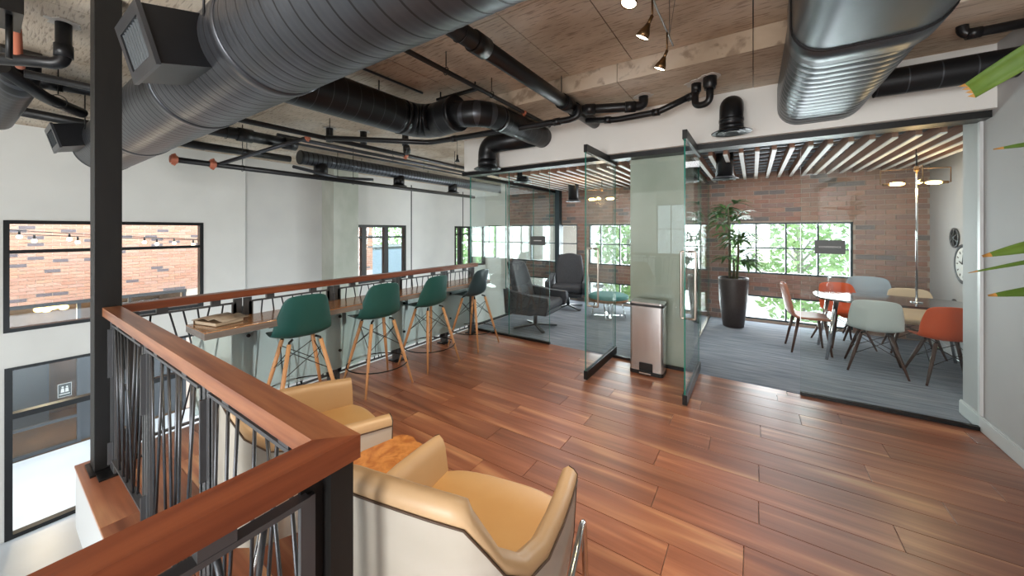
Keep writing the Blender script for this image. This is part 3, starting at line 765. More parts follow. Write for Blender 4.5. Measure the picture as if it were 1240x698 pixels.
# ---------------------------------------------------------------- tan leather armchairs and burl table
def armchair(label, loc, rz):
    t = thing('armchair', label, 'armchair', (0, 0, 0), 0, 'tan leather tub chairs')
    half = [(.352, .335, .57), (.358, .20, .585), (.358, .05, .60), (.348, -.10, .612), (.325, -.215, .645), (.288, -.298, .715), (.248, -.345, .805), (.205, -.372, .868), (.12, -.384, .876), (.04, -.387, .878)]
    st_ = [(-x, y, z) for x, y, z in half] + [(x, y, z) for x, y, z in reversed(half)]
    # densify
    P = []
    for i in range(len(st_) - 1):
        a, b = Vector(st_[i]), Vector(st_[i + 1])
        for k in range(2): P.append(a.lerp(b, k / 2))
    P.append(Vector(st_[-1]))
    out, pad, pip = [], [], []
    for i, p in enumerate(P):
        d = P[min(i + 1, len(P) - 1)] - P[max(i - 1, 0)]; d.z = 0; d.normalize()
        nrm = Vector((-d.y, d.x, 0))                    # points inwards
        if nrm.dot(Vector((0, .05, 0)) - Vector((p.x, p.y, 0))) < 0: nrm = -nrm
        tk = .066; z = p.z; b = Vector((p.x, p.y, 0))
        rec = lambda k, h: b + nrm * k + Vector((0, 0, h))
        out.append([rec(.03, .17), rec(.012, .30), rec(.003, z - .11), rec(0, z - .05)])
        pad.append([rec(0, z - .05), rec(-.003, z - .024), rec(.012, z - .006), rec(tk * .5, z + .004), rec(tk - .01, z - .012), rec(tk + .004, z - .045), rec(tk + .02, .42), rec(tk + .02, .28)])
        pip.append(rec(-.003, z - .05))
    ends = MB()
    obj('outer_panel', MB().grid(out, flip=True), 'leather_out', t, local=True)
    pm = MB().grid(pad, flip=True)
    for e, fl_ in ((0, False), (-1, True)):
        loop = out[e][:-1] + pad[e]; f = tuple(range(len(loop)))
        pm.add(loop, [f if fl_ else f[::-1]])
    obj('padding', pm, 'leather_band', t, local=True)
    obj('piping', MB().tube(pip, .0035, 6), 'piping', t, local=True)
    for e in (0, -1): obj('piping', MB().tube(out[e][:-1] + pad[e][:4], .003, 6), 'piping', t, local=True)
    # seat and inner back
    G = []
    for y, z, w in [(.375, .27, .27), (.395, .36, .275), (.385, .405, .278), (.35, .425, .28), (.2, .43, .285), (0, .42, .285), (-.15, .41, .285), (-.24, .41, .28), (-.29, .43, .25)]:
        G.append([(w * s, y - .03 * abs(s) ** 3, z - .012 * abs(s) ** 4) for s in [q / 6 for q in range(-6, 7)]])
    obj('seat', MB().grid(G, flip=True), 'leather', t, local=True)
    obj('underframe', MB().box(-.30, -.28, .16, .30, .34, .27), 'leather_out', t, local=True, bevel=.015)
    for s in (-1, 1):
        x = s * .388
        loop = rounded([(x, -.24, .36), (x, .30, .40), (x, .36, .012), (x, -.30, .012), (x, -.24, .36)], .05, 4)
        obj('side_frame', MB().tube(loop, .0125, 10), 'chrome', t, local=True)
    t.location = loc; t.rotation_euler = (0, 0, rz)
    return t
a1 = armchair('large tan leather tub armchair in the foreground, pale outer back towards the camera', (-.884, .995, 0), R(12.8))
dup(a1, (-2.03, 1.0, 0), R(-14.2), 'tan leather tub armchair half hidden behind the corner of the handrails')
tb = thing('side_table', 'small live-edge burl wood side table between the two tan armchairs', 'table', (-1.50, 1.10, 0))
poly = []
for i in range(40):
    a = 2 * math.pi * i / 40; r = 1 + .06 * math.sin(3 * a + 1) + .04 * math.sin(7 * a) + .025 * math.sin(11 * a + 2)
    poly.append((.155 * r * math.cos(a), .215 * r * math.sin(a)))
obj('tabletop', MB().prism(poly, .40, .45, mi=1, mtop=0), ['burl', 'burl_side'], tb, local=True, bevel=.004)
obj('stump', MB().lathe([(.115, 0), (.10, .10), (.09, .22), (.11, .34), (.13, .40)], 20, Matrix.Diagonal((1, 1.2, 1, 1))), 'burl_side', tb, local=True)

# ---------------------------------------------------------------- pedal bin
bn = thing('pedal_bin', 'slim brushed steel pedal bin in front of the concrete column', 'bin', (-.965, 4.135, 0))
def rrect(w, d, r, n=5):
    out = []
    for sx, sy, a0 in ((1, 1, 0), (-1, 1, 90), (-1, -1, 180), (1, -1, 270)):
        for i in range(n + 1):
            a = R(a0 + 90 * i / n); out.append((sx * (w / 2 - r) + r * math.cos(a), sy * (d / 2 - r) + r * math.sin(a)))
    return out
obj('body', MB().prism(rrect(.345, .20, .03), .035, .745, sm=True), 'steel', bn, local=True)
obj('base', MB().prism(rrect(.352, .208, .033), 0, .04), 'dark_plastic', bn, local=True)
obj('rim', MB().prism(rrect(.356, .212, .034), .74, .765), 'dark_plastic', bn, local=True)
obj('lid', MB().prism(rrect(.35, .205, .032), .765, .785), 'steel', bn, local=True, bevel=.008)
obj('pedal', MB().box(-.065, -.135, .025, .065, -.095, .05).box(-.07, -.108, .03, .07, -.10, .13), 'dark_plastic', bn, local=True, bevel=.004)
obj('pedal_bar', MB().box(-.06, -.140, .02, .06, -.134, .035), 'chrome', bn, local=True)
# ---------------------------------------------------------------- ducts
def seamed(pts, r, pitch, bead=.003, seam=.007, n=36, fine=0):
    """tube with thin dark seams every <pitch>; returns MB with material 0 body, 1 seam"""
    P = [Vector(p) for p in pts]; Q, rs, ms = [], [], []
    D = [0]
    for a, b in zip(P, P[1:]): D.append(D[-1] + (b - a).length)
    def at(s):
        for i in range(len(P) - 1):
            if s <= D[i + 1] or i == len(P) - 2: return P[i].lerp(P[i + 1], (s - D[i]) / (D[i + 1] - D[i]))
    s = 0; L = D[-1]; k = 0
    while s < L - 1e-6:
        e = min(s + pitch, L)
        Q += [at(s), at(min(s + seam, e))]; rs += [r, r]; ms += [1, 0]
        if fine:
            w = (e - s - seam) / fine
            for j in range(fine):
                c = s + seam + w * (j + .5)
                if c + w * .3 < e: Q += [at(c - w * .3), at(c), at(c + w * .3)]; rs += [r, r + bead, r]; ms += [0, 0, 0]
        s = e
    Q.append(at(L)); rs.append(r); ms.append(0)
    return MB().tube(Q, rs, n, mats=ms)

def sleeve(mb, c, ax, r, w, mi=0):
    c = Vector(c); a = Vector(ax).normalized()
    return mb.tube([c - a * w / 2, c + a * w / 2], r, 20, mi=mi)
def diffuser(par, x, y, z0, z1, r, R_):
    """round ceiling diffuser: neck from z1 down to z0 with flared concentric cones"""
    obj('neck', MB().lathe([(r, z0 + .03), (r, z1)], 28, Matrix.Translation((x, y, 0))), 'duct_dark', par)
    cone = MB()
    for k, (a, b) in enumerate(((r * 1.0, R_), (r * .70, R_ * .72), (r * .38, R_ * .45))):
        cone.lathe([(a, z0 + .035 - .004 * k), (b, z0 + .004), (b, z0), (a * .9, z0 + .028 - .004 * k)], 28, Matrix.Translation((x, y, 0)), mi=k % 2)
    obj('cone', cone, ['duct_dark', 'slot'], par)
def hanger(par, x, y, z, r, ztop=3.116):
    m = MB().tube([(x, y, z + r + .02), (x, y, ztop)], .005, 6)
    m.tube([Vector((x, y, z)) + Vector((math.sin(a) * (r + .006), 0, math.cos(a) * (r + .012))) for a in [2 * math.pi * i / 16 for i in range(16)]], .004, 6, closed=True)
    obj('hanger', m, 'black', par)
def yhanger(par, x, y, z, r, ztop=3.116):
    m = MB().tube([(x, y, z + r + .02), (x, y, ztop)], .005, 6)
    m.tube([Vector((x, y, z)) + Vector((0, math.sin(a) * (r + .006), math.cos(a) * (r + .012))) for a in [2 * math.pi * i / 16 for i in range(16)]], .004, 6, closed=True)
    obj('hanger', m, 'black', par)

DY, DZ, DR = .96, 2.67, .30
big = thing('round_duct', 'huge dark grey spiral duct crossing the upper left of the view', 'duct', (-3, DY, DZ))
obj('barrel', seamed([(-7.25, DY, DZ), (-.08, DY, DZ)], DR, .105, .0016, .011, 56, 2), ['duct', 'seam'], big)
obj('end_cap', MB().lathe([(DR - .003, -.012), (DR + .006, -.006), (DR + .006, .03)], 48, Matrix.Translation((-7.25, DY, DZ)) @ Matrix.Rotation(R(90), 4, 'Y')), 'duct', big)
for x in (-3.55, -2.30, -5.4):
    obj('joint_collar', MB().lathe([(DR + .002, -.035), (DR + .008, -.03), (DR + .008, .03), (DR + .002, .035)], 56, Matrix.Translation((x, DY, DZ)) @ Matrix.Rotation(R(90), 4, 'Y')), 'duct', big)
for x in (-6.2, -4.4, -2.4, -.6):
    obj('strap', MB().tube([(x, DY - .30, 2.70), (x, DY - .30, 3.116)], .006, 6).tube([(x, DY + .30, 2.70), (x, DY + .30, 3.116)], .006, 6), 'black', big)
def takeoff(x0, x1, y, z, a, L, h):
    d = Vector((0, math.cos(a), math.sin(a))); e = Vector((0, -math.sin(a), math.cos(a))); b = Vector((0, y, z)); X = Vector((1, 0, 0))
    c = lambda x, s, t: b + X * x + d * s + e * t
    box = MB()
    v = [c(x, s, t) for t in (0, h) for s in (.018, L + .10) for x in (x0, x1)]
    box.add(v, [(0, 2, 3, 1), (4, 5, 7, 6), (0, 1, 5, 4), (2, 6, 7, 3), (0, 4, 6, 2), (1, 3, 7, 5)])
    bx_ = obj('outlet_box', box, 'duct_dark', big)
    bw = .045; fr = MB()
    for (xa, xb, ta, tb) in ((x0 - .01, x1 + .01, -.01, bw), (x0 - .01, x1 + .01, h - bw, h + .01), (x0 - .01, x0 + bw, bw, h - bw), (x1 - bw, x1 + .01, bw, h - bw)):
        v = [c(x, s, t) for t in (ta, tb) for s in (0, .02) for x in (xa, xb)]
        fr.add(v, [(0, 2, 3, 1), (4, 5, 7, 6), (0, 1, 5, 4), (2, 6, 7, 3), (0, 4, 6, 2), (1, 3, 7, 5)])
    obj('grille_frame', fr, 'duct', bx_)
    n = 8
    for k in range(n):
        xx = x0 + bw + (x1 - x0 - 2 * bw) * (k + .5) / n
        v = [c(xx + q * .009 + w, s, t) for t in (bw, h - bw) for s, q in ((.006, -1), (.022, 1)) for w in (-.003, .003)]
        bl = MB().add(v, [(0, 2, 3, 1), (4, 5, 7, 6), (0, 1, 5, 4), (2, 6, 7, 3), (0, 4, 6, 2), (1, 3, 7, 5)])
        obj('blade', bl, 'slot', bx_)
takeoff(-2.948, -2.507, .496, 2.418, .26, .24, .282)
takeoff(-6.95, -6.40, .496, 2.50, .26, .24, .25)

mid = thing('round_duct', 'black spiral duct with a double elbow below the concrete ceiling, centre left', 'duct', (-3, 2.6, 2.82))
p = rounded([(-3.2, 1.20, 2.815), (-3.2, 2.88, 2.815), (-2.32, 2.88, 2.80), (-2.32, 4.17, 2.80)], .27, 10)
q = [v for v in p if v.x < -2.64]; q2 = [v for v in p if v.x >= -2.64]
obj('barrel', seamed(q + [Vector((-2.64, 2.88, 2.83))], .185, .13, .0, .006, 36), ['duct_dark', 'duct'], mid)
obj('barrel', seamed([Vector((-2.66, 2.88, 2.83))] + q2, .135, .13, .0, .006, 32), ['duct_dark', 'duct'], mid)
for q, ax in (((-3.2, 2.58, 2.815), (0, 1, 0)), ((-2.66, 2.88, 2.83), (1, 0, 0)), ((-2.32, 3.18, 2.80), (0, 1, 0))):
    obj('joint_collar', sleeve(MB(), q, ax, .19 if q[0] < -2.64 else .141, .05), 'duct_dark', mid)
br = MB().tube(rounded([(-2.36, 4.0, 2.78), (-3.11, 4.0, 2.78), (-3.11, 4.0, 2.46)], .17, 8), .128, 28)
obj('branch', br, 'duct_dark', mid)
diffuser(mid, -3.11, 4.0, 2.43, 2.56, .132, .19)
for y in (1.45, 2.3): obj('strap', MB().tube([(-3.2, y, 2.95), (-3.2, y, 3.116)], .006, 6), 'black', mid)
obj('support_bar', MB().box(-2.95, 2.86, 3.025, -2.35, 2.90, 3.05).tube([(-2.9, 2.88, 3.03), (-2.9, 2.88, 3.116)], .008, 6).tube([(-2.4, 2.88, 3.03), (-2.4, 2.88, 3.116)], .008, 6), 'black', mid)

far = thing('round_duct', 'slim grey ribbed duct with three drop diffusers high over the lobby', 'duct', (-7, 6.6, 2.95))
obj('barrel', seamed([(-7.0, 3.33, 2.93), (-7.0, 11.3, 2.93)], .13, .09, .0, .02, 24), ['duct', 'duct_dark'], far)
obj('end_cap', MB().lathe([(.126, -.01), (.134, 0), (.134, .03)], 24, Matrix.Translation((-7, 3.33, 2.93)) @ Matrix.Rotation(R(-90), 4, 'X')), 'duct_dark', far)
for y in (4.6, 6.5, 8.4): obj('strap', MB().tube([(-7.0, y, 3.04), (-7.0, y, 3.116)], .006, 6), 'black', far)
for y in (3.72, 5.58, 7.42): diffuser(far, -7.0, y, 2.62, 2.86, .125, .19)

ov = thing('oval_duct', 'large silver flat oval duct dropping from the top edge to the white bulkhead, upper right', 'duct', (.47, 2.5, 2.75))
def oval(y, x0, x1, z0, z1, r):
    pts = []
    for sx, sz, a0 in ((1, 1, 0), (-1, 1, 90), (-1, -1, 180), (1, -1, 270)):
        for i in range(8):
            a = R(a0 + 90 * i / 7)
            pts.append((((x0 + x1) / 2) + sx * ((x1 - x0) / 2 - r) + r * math.cos(a), y, (z0 + z1) / 2 + sz * ((z1 - z0) / 2 - r) + r * math.sin(a)))
    return pts
def ovalrun(ys, grow, mats):
    m = MB(); rows = [oval(y, .19 - g, .78 + g, 2.535 - g, 3.06, .17) for y, g in zip(ys, grow)]
    n = len(rows[0]); o = 0; m.v = [p for r_ in rows for p in r_]
    for i in range(len(rows) - 1):
        for j in range(n):
            m.f.append((i * n + j, (i + 1) * n + j, (i + 1) * n + (j + 1) % n, i * n + (j + 1) % n)); m.m.append(mats[i]); m.s.append(True); m.tone.append(0)
    return m
ys, gs, ms = [], [], []
y = 2.72
while y < 4.17:
    ys += [y, y + .010, y + .03, y + .075]; gs += [0, 0, .004, .004]; ms += [1, 0, 0, 0]; y += .09
ys.append(4.178); gs.append(0)
obj('ribbed_run', ovalrun(ys, gs, ms), ['oval', 'seam'], ov)
obj('smooth_run', ovalrun([-1.5, 2.50], [.012, .012], [0]), 'oval', ov)
obj('collar', ovalrun([2.50, 2.505, 2.70, 2.72, 2.722], [.012, .02, .02, .004, .0], [1, 0, 1, 1]), ['oval', 'seam'], ov)
obj('hanger', MB().box(.15, 1.2, 2.50, .82, 1.24, 2.512).tube([(.16, 1.22, 2.5), (.16, 1.22, 3.116)], .006, 6).tube([(.81, 1.22, 2.5), (.81, 1.22, 3.116)], .006, 6), 'black', ov)

rt = thing('round_duct', 'straight black round duct along the white bulkhead behind the silver duct', 'duct', (1.1, 3.86, 2.71))
obj('barrel', seamed([(.79, 3.92, 2.71), (1.486, 3.92, 2.71)], .10, .165, 0, .008, 28), ['duct_dark', 'duct'], rt)

cd = thing('elbow_diffuser', 'black elbow duct with round diffuser on the bulkhead above the right glass door', 'diffuser', (-.17, 3.95, 2.46))
obj('elbow', MB().tube(rounded([(-.17, 4.178, 2.76), (-.17, 3.94, 2.76), (-.17, 3.94, 2.5)], .13, 10), .098, 28), 'duct_dark', cd)
obj('band', sleeve(MB(), (-.17, 3.94, 2.60), (0, 0, 1), .102, .03), 'duct_dark', cd)
diffuser(cd, -.17, 3.94, 2.485, 2.56, .10, .165)
for nm, (x, y, z0, z1), lb in (('drop_diffuser', (-3.12, 4.95, 2.36, 2.97), 'dark drop diffuser among the slats at the left end of the lounge'),
                               ('drop_diffuser', (-2.92, 6.5, 2.13, 2.97), 'dark drop diffuser hanging in front of the steel upright in the lounge'),
                               ('drop_diffuser', (-.31, 5.45, 2.24, 2.97), 'dark drop diffuser above the tall potted palm')):
    t = thing(nm, lb, 'diffuser', (x, y, z0)); diffuser(t, x, y, z0, z1, .10, .16)

# ---------------------------------------------------------------- pipes
def flange(par, x, y, z):
    m = MB(); n = 22; rnd = random.Random(int(x * 1000)); pts = [(.085 * rnd.uniform(.8, 1.25) * math.cos(2 * math.pi * i / n), .085 * rnd.uniform(.8, 1.25) * math.sin(2 * math.pi * i / n)) for i in range(n)]
    obj('plaster_collar', m.prism(pts, z - .006, z + .002, Matrix.Translation((x, y, 0))), 'plaster', par)
def pipe(label, pts, r, hang=(), couplings=(), cuffs=(), flg=None, rad=.08, m='pipe', red=(), name='pipe', group=None):
    t = thing(name, label, 'pipe', pts[0], 0, group)
    obj('run', MB().tube(rounded(pts, rad, 6), r, 16), m, t)
    for c, ax in cuffs: obj('cuff', sleeve(MB(), c, ax, r * 1.18, r * 2.2), m, t)
    for c, ax in red:
        q = sleeve(MB(), c, ax, r * 1.28, r * 1.9)
        a = Vector(ax).normalized(); u = Vector((0, 0, 1)) if abs(a.z) < .9 else Vector((1, 0, 0))
        for s in (-1, 1): q.bar(Vector(c) + u * s * r * 1.2 - a * r * .5, Vector(c) + u * s * r * 1.7 + a * r * .5, r * .9, r * .9)
        obj('coupling', q, 'copper', t)
    for h in hang: (yhanger if abs(pts[-1][0] - pts[0][0]) > abs(pts[-1][1] - pts[0][1]) else hanger)(t, *h, r)
    if flg: flange(t, *flg)
    return t
A = pipe('thick black drain pipe running diagonally across the ceiling to the bulkhead', [(-1.59, 1.52, 2.868), (-1.59, 4.16, 2.866)], .064, hang=[(-1.59, 1.75, 2.875), (-1.59, 3.25, 2.865)], cuffs=[((-1.59, 1.95, 2.868), (0, 1, 0)), ((-1.59, 3.35, 2.866), (0, 1, 0)), ((-1.59, 3.62, 2.866), (0, 1, 0))])
pipe('black branch pipe turning up into the beam soffit right of the thick drain pipe', [(-1.585, 3.50, 2.84), (-1.0, 3.76, 2.84), (-.93, 3.79, 2.85), (-.93, 3.79, 2.942)], .047, hang=[(-1.12, 3.70, 2.84, )] and [], cuffs=[((-1.42, 3.575, 2.84), (.91, .41, 0)), ((-1.05, 3.74, 2.84), (.91, .41, 0))], flg=(-.93, 3.79, 2.942), rad=.09)
pipe('black pipe linking the drain pipe to the P-trap by the bulkhead', [(-1.55, 3.80, 2.80), (-1.20, 3.78, 2.745), (-.78, 3.76, 2.745), (-.50, 3.74, 2.83)], .031, cuffs=[((-1.30, 3.785, 2.76), (.95, 0, -.13)), ((-.80, 3.76, 2.745), (1, 0, 0))], rad=.06)
pipe('black P-trap with a double bend under the plaster collar in the beam', [(-.52, 3.74, 2.82), (-.44, 3.73, 2.84), (-.44, 3.73, 2.942)], .036, flg=(-.44, 3.73, 2.942), rad=.04, cuffs=[((-.44, 3.73, 2.90), (0, 0, 1))])
tp = thing('pipe', 'fat vertical black trap pipe ending in the beam above the elbow diffuser', 'pipe', (-.32, 3.62, 2.9))
obj('trap', MB().tube(rounded([(-.445, 3.70, 2.84), (-.445, 3.69, 2.71), (-.32, 3.64, 2.71), (-.32, 3.64, 2.86)], .065, 8), .030, 14), 'pipe', tp)
obj('riser', MB().tube([(-.32, 3.64, 2.83), (-.32, 3.64, 2.85), (-.32, 3.64, 2.86), (-.32, 3.64, 2.942)], [.046, .046, .055, .055], 18), 'pipe', tp)
flange(tp, -.32, 3.64, 2.942)
pipe('black pipe passing under the elbow ducts and rising to the drain pipe', [(-4.52, 2.47, 2.75), (-3.62, 3.40, 2.755), (-1.60, 3.47, 2.735), (-1.50, 3.47, 2.76), (-1.50, 3.47, 2.86)], .034, cuffs=[((-3.2, 3.415, 2.75), (1, 0, 0)), ((-1.75, 3.465, 2.737), (1, 0, 0))], rad=.09)
pipe('thin black sprinkler line with an orange coupling beside the thick drain pipe', [(-2.2, 1.36, 2.95), (-2.2, 4.15, 2.93)], .021, hang=[(-2.2, 2.25, 2.945), (-2.2, 2.9, 2.945)], red=[((-2.2, 3.52, 2.935), (0, 1, 0))])
pipe('thin grey conduit on the ceiling between the big duct and the double elbow', [(-3.05, .9, 3.095), (-3.05, 2.75, 3.095)], .012, m='duct')
# lobby side
pipe('long lobby sprinkler main with orange end coupling left of the column', [(-6.2, 1.38, 2.485), (-6.2, 7.4, 2.455)], .038, hang=[(-6.2, 2.15, 2.48), (-6.2, 3.9, 2.47)], red=[((-6.2, 1.40, 2.485), (0, 1, 0)), ((-6.2, 1.80, 2.485), (0, 1, 0))])
pipe('slanting branch pipe crossing the sprinkler main over the lobby', [(-6.16, 1.88, 2.50), (-5.1, 2.55, 2.86)], .026, m='duct', red=[((-5.12, 2.54, 2.85), (.8, .5, .3))])
pipe('upper black lobby pipe running back to the glass room', [(-4.85, .2, 2.83), (-4.85, 7.2, 2.83)], .032, hang=[(-4.85, 2.7, 2.83), (-4.85, 5.2, 2.83)], red=[((-4.85, 4.0, 2.83), (0, 1, 0))])
pipe('middle thick black lobby pipe below the ceiling', [(-5.55, 1.1, 2.82), (-5.55, 2.55, 2.82)], .075, hang=[(-5.55, 1.75, 2.82)], cuffs=[((-5.55, 1.95, 2.82), (0, 1, 0)), ((-5.55, 2.5, 2.82), (0, 1, 0))])
pipe('lower black lobby pipe nearest the white wall', [(-6.75, 1.0, 2.82), (-6.75, 3.05, 2.82)], .055, hang=[(-6.75, 2.4, 2.82)])
pipe('grey conduit bundle beside the ribbed lobby duct', [(-5.7, 2.4, 2.945), (-5.7, 7.3, 2.945)], .03, m='duct', hang=[(-5.7, 4.4, 2.945)])
pipe('second grey conduit next to the ribbed lobby duct', [(-5.95, 2.2, 2.93), (-5.95, 7.3, 2.93)], .02, m='duct', hang=[(-5.95, 5.4, 2.93)])
pipe('short bent pipe above the sprinkler main', [(-6.3, 2.9, 2.62), (-6.75, 3.9, 2.60), (-6.3, 4.4, 2.58)], .028, m='duct', hang=[(-6.72, 3.9, 2.60)])
for q in ((-5.3, 2.95), (-5.05, 3.35), (-4.55, 3.75)):
    t = thing('pipe', {(-5.3, 2.95): 'short black ceiling stub left of the lobby pipes', (-5.05, 3.35): 'short black ceiling stub in the middle of the lobby pipes', (-4.55, 3.75): 'short black ceiling stub with trap near the double elbow'}[q], 'pipe', (*q, 2.95))
    obj('riser', MB().tube([(*q, 2.90), (*q, 3.116)], .05, 16), 'pipe', t); flange(t, *q, 3.114)
obj('trap', MB().tube(rounded([(-4.55, 3.75, 2.92), (-4.55, 3.75, 2.78), (-4.40, 3.70, 2.78), (-4.35, 3.62, 2.84)], .06, 6), .035, 12), 'pipe', t)
# top left corner
pipe('black pipe with a bend rising to a round ceiling plate, top left corner', [(-4.9, -.3, 2.80), (-4.33, .22, 2.80), (-4.25, .35, 2.80), (-4.25, .35, 3.112)], .042, rad=.10, cuffs=[((-4.25, .35, 2.90), (0, 0, 1))], flg=(-4.25, .35, 3.112))
pipe('thick black pipe below the bent one, left of the steel column', [(-5.92, -.4, 3.03), (-5.52, 1.7, 3.03)], .062, cuffs=[((-5.76, .40, 3.03), (.19, 1, 0))], red=[((-5.83, .09, 3.03), (.19, 1, 0))])
pipe('black wye branch pipe left of the steel column', [(-5.0, .1, 2.88), (-5.45, .34, 2.80), (-5.84, .60, 2.80)], .05, rad=.1, hang=[(-5.5, .42, 2.80)])
pipe('long flat black pipe by the far wall, left of the steel column', [(-7.45, .25, 3.03), (-8.0, 2.2, 3.03)], .06)
t = thing('round_duct', 'short ribbed black duct elbow in the top left corner', 'duct', (-5.6, .15, 2.8))
obj('barrel', seamed(rounded([(-5.15, .2, 3.1), (-5.3, .2, 2.86), (-6.5, .10, 2.72)], .25, 8), .11, .09, 0, .008, 24), ['duct_dark', 'duct'], t)
t = thing('junction_box', 'black steel tray bracket hanging in the top left corner', 'bracket', (-3.78, .06, 2.86))
obj('tray', MB().box(-3.98, -.3, 2.86, -3.62, .15, 2.95), 'black', t); obj('rod', MB().tube([(-3.8, .05, 2.95), (-3.8, .05, 3.116)], .01, 8).tube([(-3.7, .10, 2.60), (-3.7, .10, 2.86)], .014, 8), 'black', t)
pipe('thin orange pipe dropping behind the tray in the top left corner', [(-3.95, .06, 3.08), (-4.15, .14, 2.95), (-4.45, .16, 2.80), (-4.5, .17, 2.78)], .024, m='copper', rad=.05)
pipe('small black pipe with a bend at the top right corner of the bulkhead', [(1.17, 3.70, 3.11), (1.17, 3.70, 2.885), (1.48, 3.70, 2.885)], .030, rad=.05, cuffs=[((1.22, 3.70, 2.885), (1, 0, 0))])

# ---------------------------------------------------------------- track lights
tr = thing('track_rail', 'slim steel track rail with wire hangers carrying the spotlights', 'light rail', (-.45, 1.9, 2.82))
obj('rail', MB().tube([(-.45, .4, 2.82), (-.45, 2.62, 2.82)], .006, 8), 'wire', tr)
for y in (.9, 2.5): obj('wire', MB().tube([(-.45, y, 2.82), (-.45, y, 3.116)], .0025, 6), 'wire', tr)
obj('wire', MB().tube([(-.45, 2.5, 2.84), (-.33, 2.2, 3.116)], .002, 6), 'wire', tr)
def spot(label, y, dy, aim, dz=.09):
    t = thing('track_spotlight', label, 'spotlight', (-.45, y, 2.814), 0, 'track spotlights')
    c = Vector((-.45, y, 2.814 - dz)); d = Vector(aim).normalized(); q = d.to_track_quat('Z', 'Y').to_matrix().to_4x4()
    obj('stem', MB().tube([(-.45, y, 2.826), tuple(c)], .005, 8).tube([tuple(c), tuple(c + d * .05)], .010, 8), 'brass', t)
    obj('shade', MB().lathe([(.012, .04), (.018, .06), (.030, .085), (.038, .115), (.036, .115), (.028, .088)], 20, Matrix.Translation(c) @ q), 'brass', t)
    obj('lamp', MB().lathe([(.001, .104), (.020, .106), (.034, .110)], 18, Matrix.Translation(c) @ q), 'lamp_face', t)
    l = bpy.data.lights.new('spot', 'SPOT'); l.energy = 55; l.color = (1, .78, .52); l.spot_size = R(95); l.spot_blend = .6; l.shadow_soft_size = .03
    o = bpy.data.objects.new('spot', l); C.objects.link(o); o.location = c + d * .13; o.rotation_euler = (-d).to_track_quat('Z', 'Y').to_euler()
    o.parent = t; o.location = c + d * .13 - Vector(t.location)
spot('glowing track spotlight nearest the top edge', 1.70, 0, (-.25, -.25, -1))
spot('middle bronze track spotlight on the rail', 2.02, 0, (-.55, .05, -1))
spot('lowest bronze track spotlight at the end of the rail', 2.42, 0, (-.45, .05, -1), .11)
t = thing('pendant_spot', 'tiny black spotlight hanging on a wire by the bulkhead end', 'spotlight', (-3.6, 3.9, 2.5))
obj('shade', MB().lathe([(.012, .10), (.014, .05), (.035, 0), (.03, 0)], 16, Matrix.Translation((-3.55, 3.86, 2.56))), 'black', t)
obj('wire', MB().tube([(-3.55, 3.86, 2.66), (-3.55, 3.86, 3.11)], .003, 6), 'wire', t)
obj('lamp', MB().lathe([(.001, .006), (.028, .004)], 14, Matrix.Translation((-3.55, 3.86, 2.556))), 'lamp_face', t)
# ---------------------------------------------------------------- conference room
ct = thing('conference_table', 'dark glossy oval conference table on splayed steel legs', 'table', (1.36, 6.08, 0))
poly = []
for i in range(48):
    a = 2 * math.pi * i / 48; ca, sa = math.cos(a), math.sin(a)
    poly.append((.70 * math.copysign(abs(ca) ** .55, ca), .40 * math.copysign(abs(sa) ** .55, sa)))
obj('tabletop', MB().prism(poly, .715, .74), 'table_dark', ct, local=True, bevel=.004)
for sx in (-1, 1):
    for sy in (-1, 1):
        obj('leg', MB().tube([(sx * .52, sy * .27, .715), (sx * .62, sy * .34, 0)], [.026, .015], 12), 'chrome', ct, local=True)
ch = shell_chair('shell_chair', 'pale grey shell chair with dark dowel legs, its back to the glass front', 'chair', 'white_shell', 'leg_dark', 0, .235, False, 'shell chairs in the conference room', 1.22)
ch.location = (1.14, 5.66, 0); ch.rotation_euler = (0, 0, R(-6))
def rechair(label, loc, rz, m, s=1):
    c = dup(ch, loc, rz, label)
    c.scale = (s, s, s)
    for k in kids(c):
        if k.name.startswith('seat_shell'): k.data = k.data.copy(); k.data.materials[0] = M[m]
    return c
rechair('orange shell chair with dark dowel legs, cut off by the white pier', (1.66, 5.60, 0), R(6), 'orange_shell')
rechair('orange shell chair at the left far end of the conference table', (1.02, 6.62, 0), R(200), 'orange_shell', 1.04)
rechair('cream shell chair on the far side of the conference table', (1.70, 6.70, 0), R(178), 'cream_shell')
rechair('blue grey shell chair standing near the brick wall behind the table', (1.36, 7.05, 0), R(172), 'blue_shell', 1.12)
bcr = thing('side_chair', 'brown leather dining chair with dark tapered legs at the left end of the table', 'chair', (.60, 6.05, 0), R(-84))
G = []
for y, z, w in [(.22, .42, .19), (.215, .45, .21), (.12, .465, .225), (-.05, .455, .225), (-.17, .46, .22), (-.205, .52, .215), (-.225, .64, .205), (-.25, .76, .18), (-.265, .845, .13), (-.268, .865, .08)]:
    G.append([(w * s, y + (.03 * abs(s) ** 2 if z > .5 else 0), z + (.012 * s * s if z < .5 else 0)) for s in [q / 5 for q in range(-5, 6)]])
o = obj('seat_shell', MB().grid(G, flip=True), 'brown_chair', bcr, local=True); q = o.modifiers.new('solid', 'SOLIDIFY'); q.thickness = .035; q = o.modifiers.new('sub', 'SUBSURF'); q.levels = q.render_levels = 1
for sx in (-1, 1):
    for sy in (-1, 1): obj('leg', MB().tube([(sx * .15, sy * .13, .44), (sx * .20, sy * .20 - .01, 0)], [.02, .011], 10), 'leg_dark', bcr, local=True)
pl = thing('chrome_pole', 'slim chrome pole standing on the conference table under the bulb pendant', 'pole', (1.556, 6.0, .741))
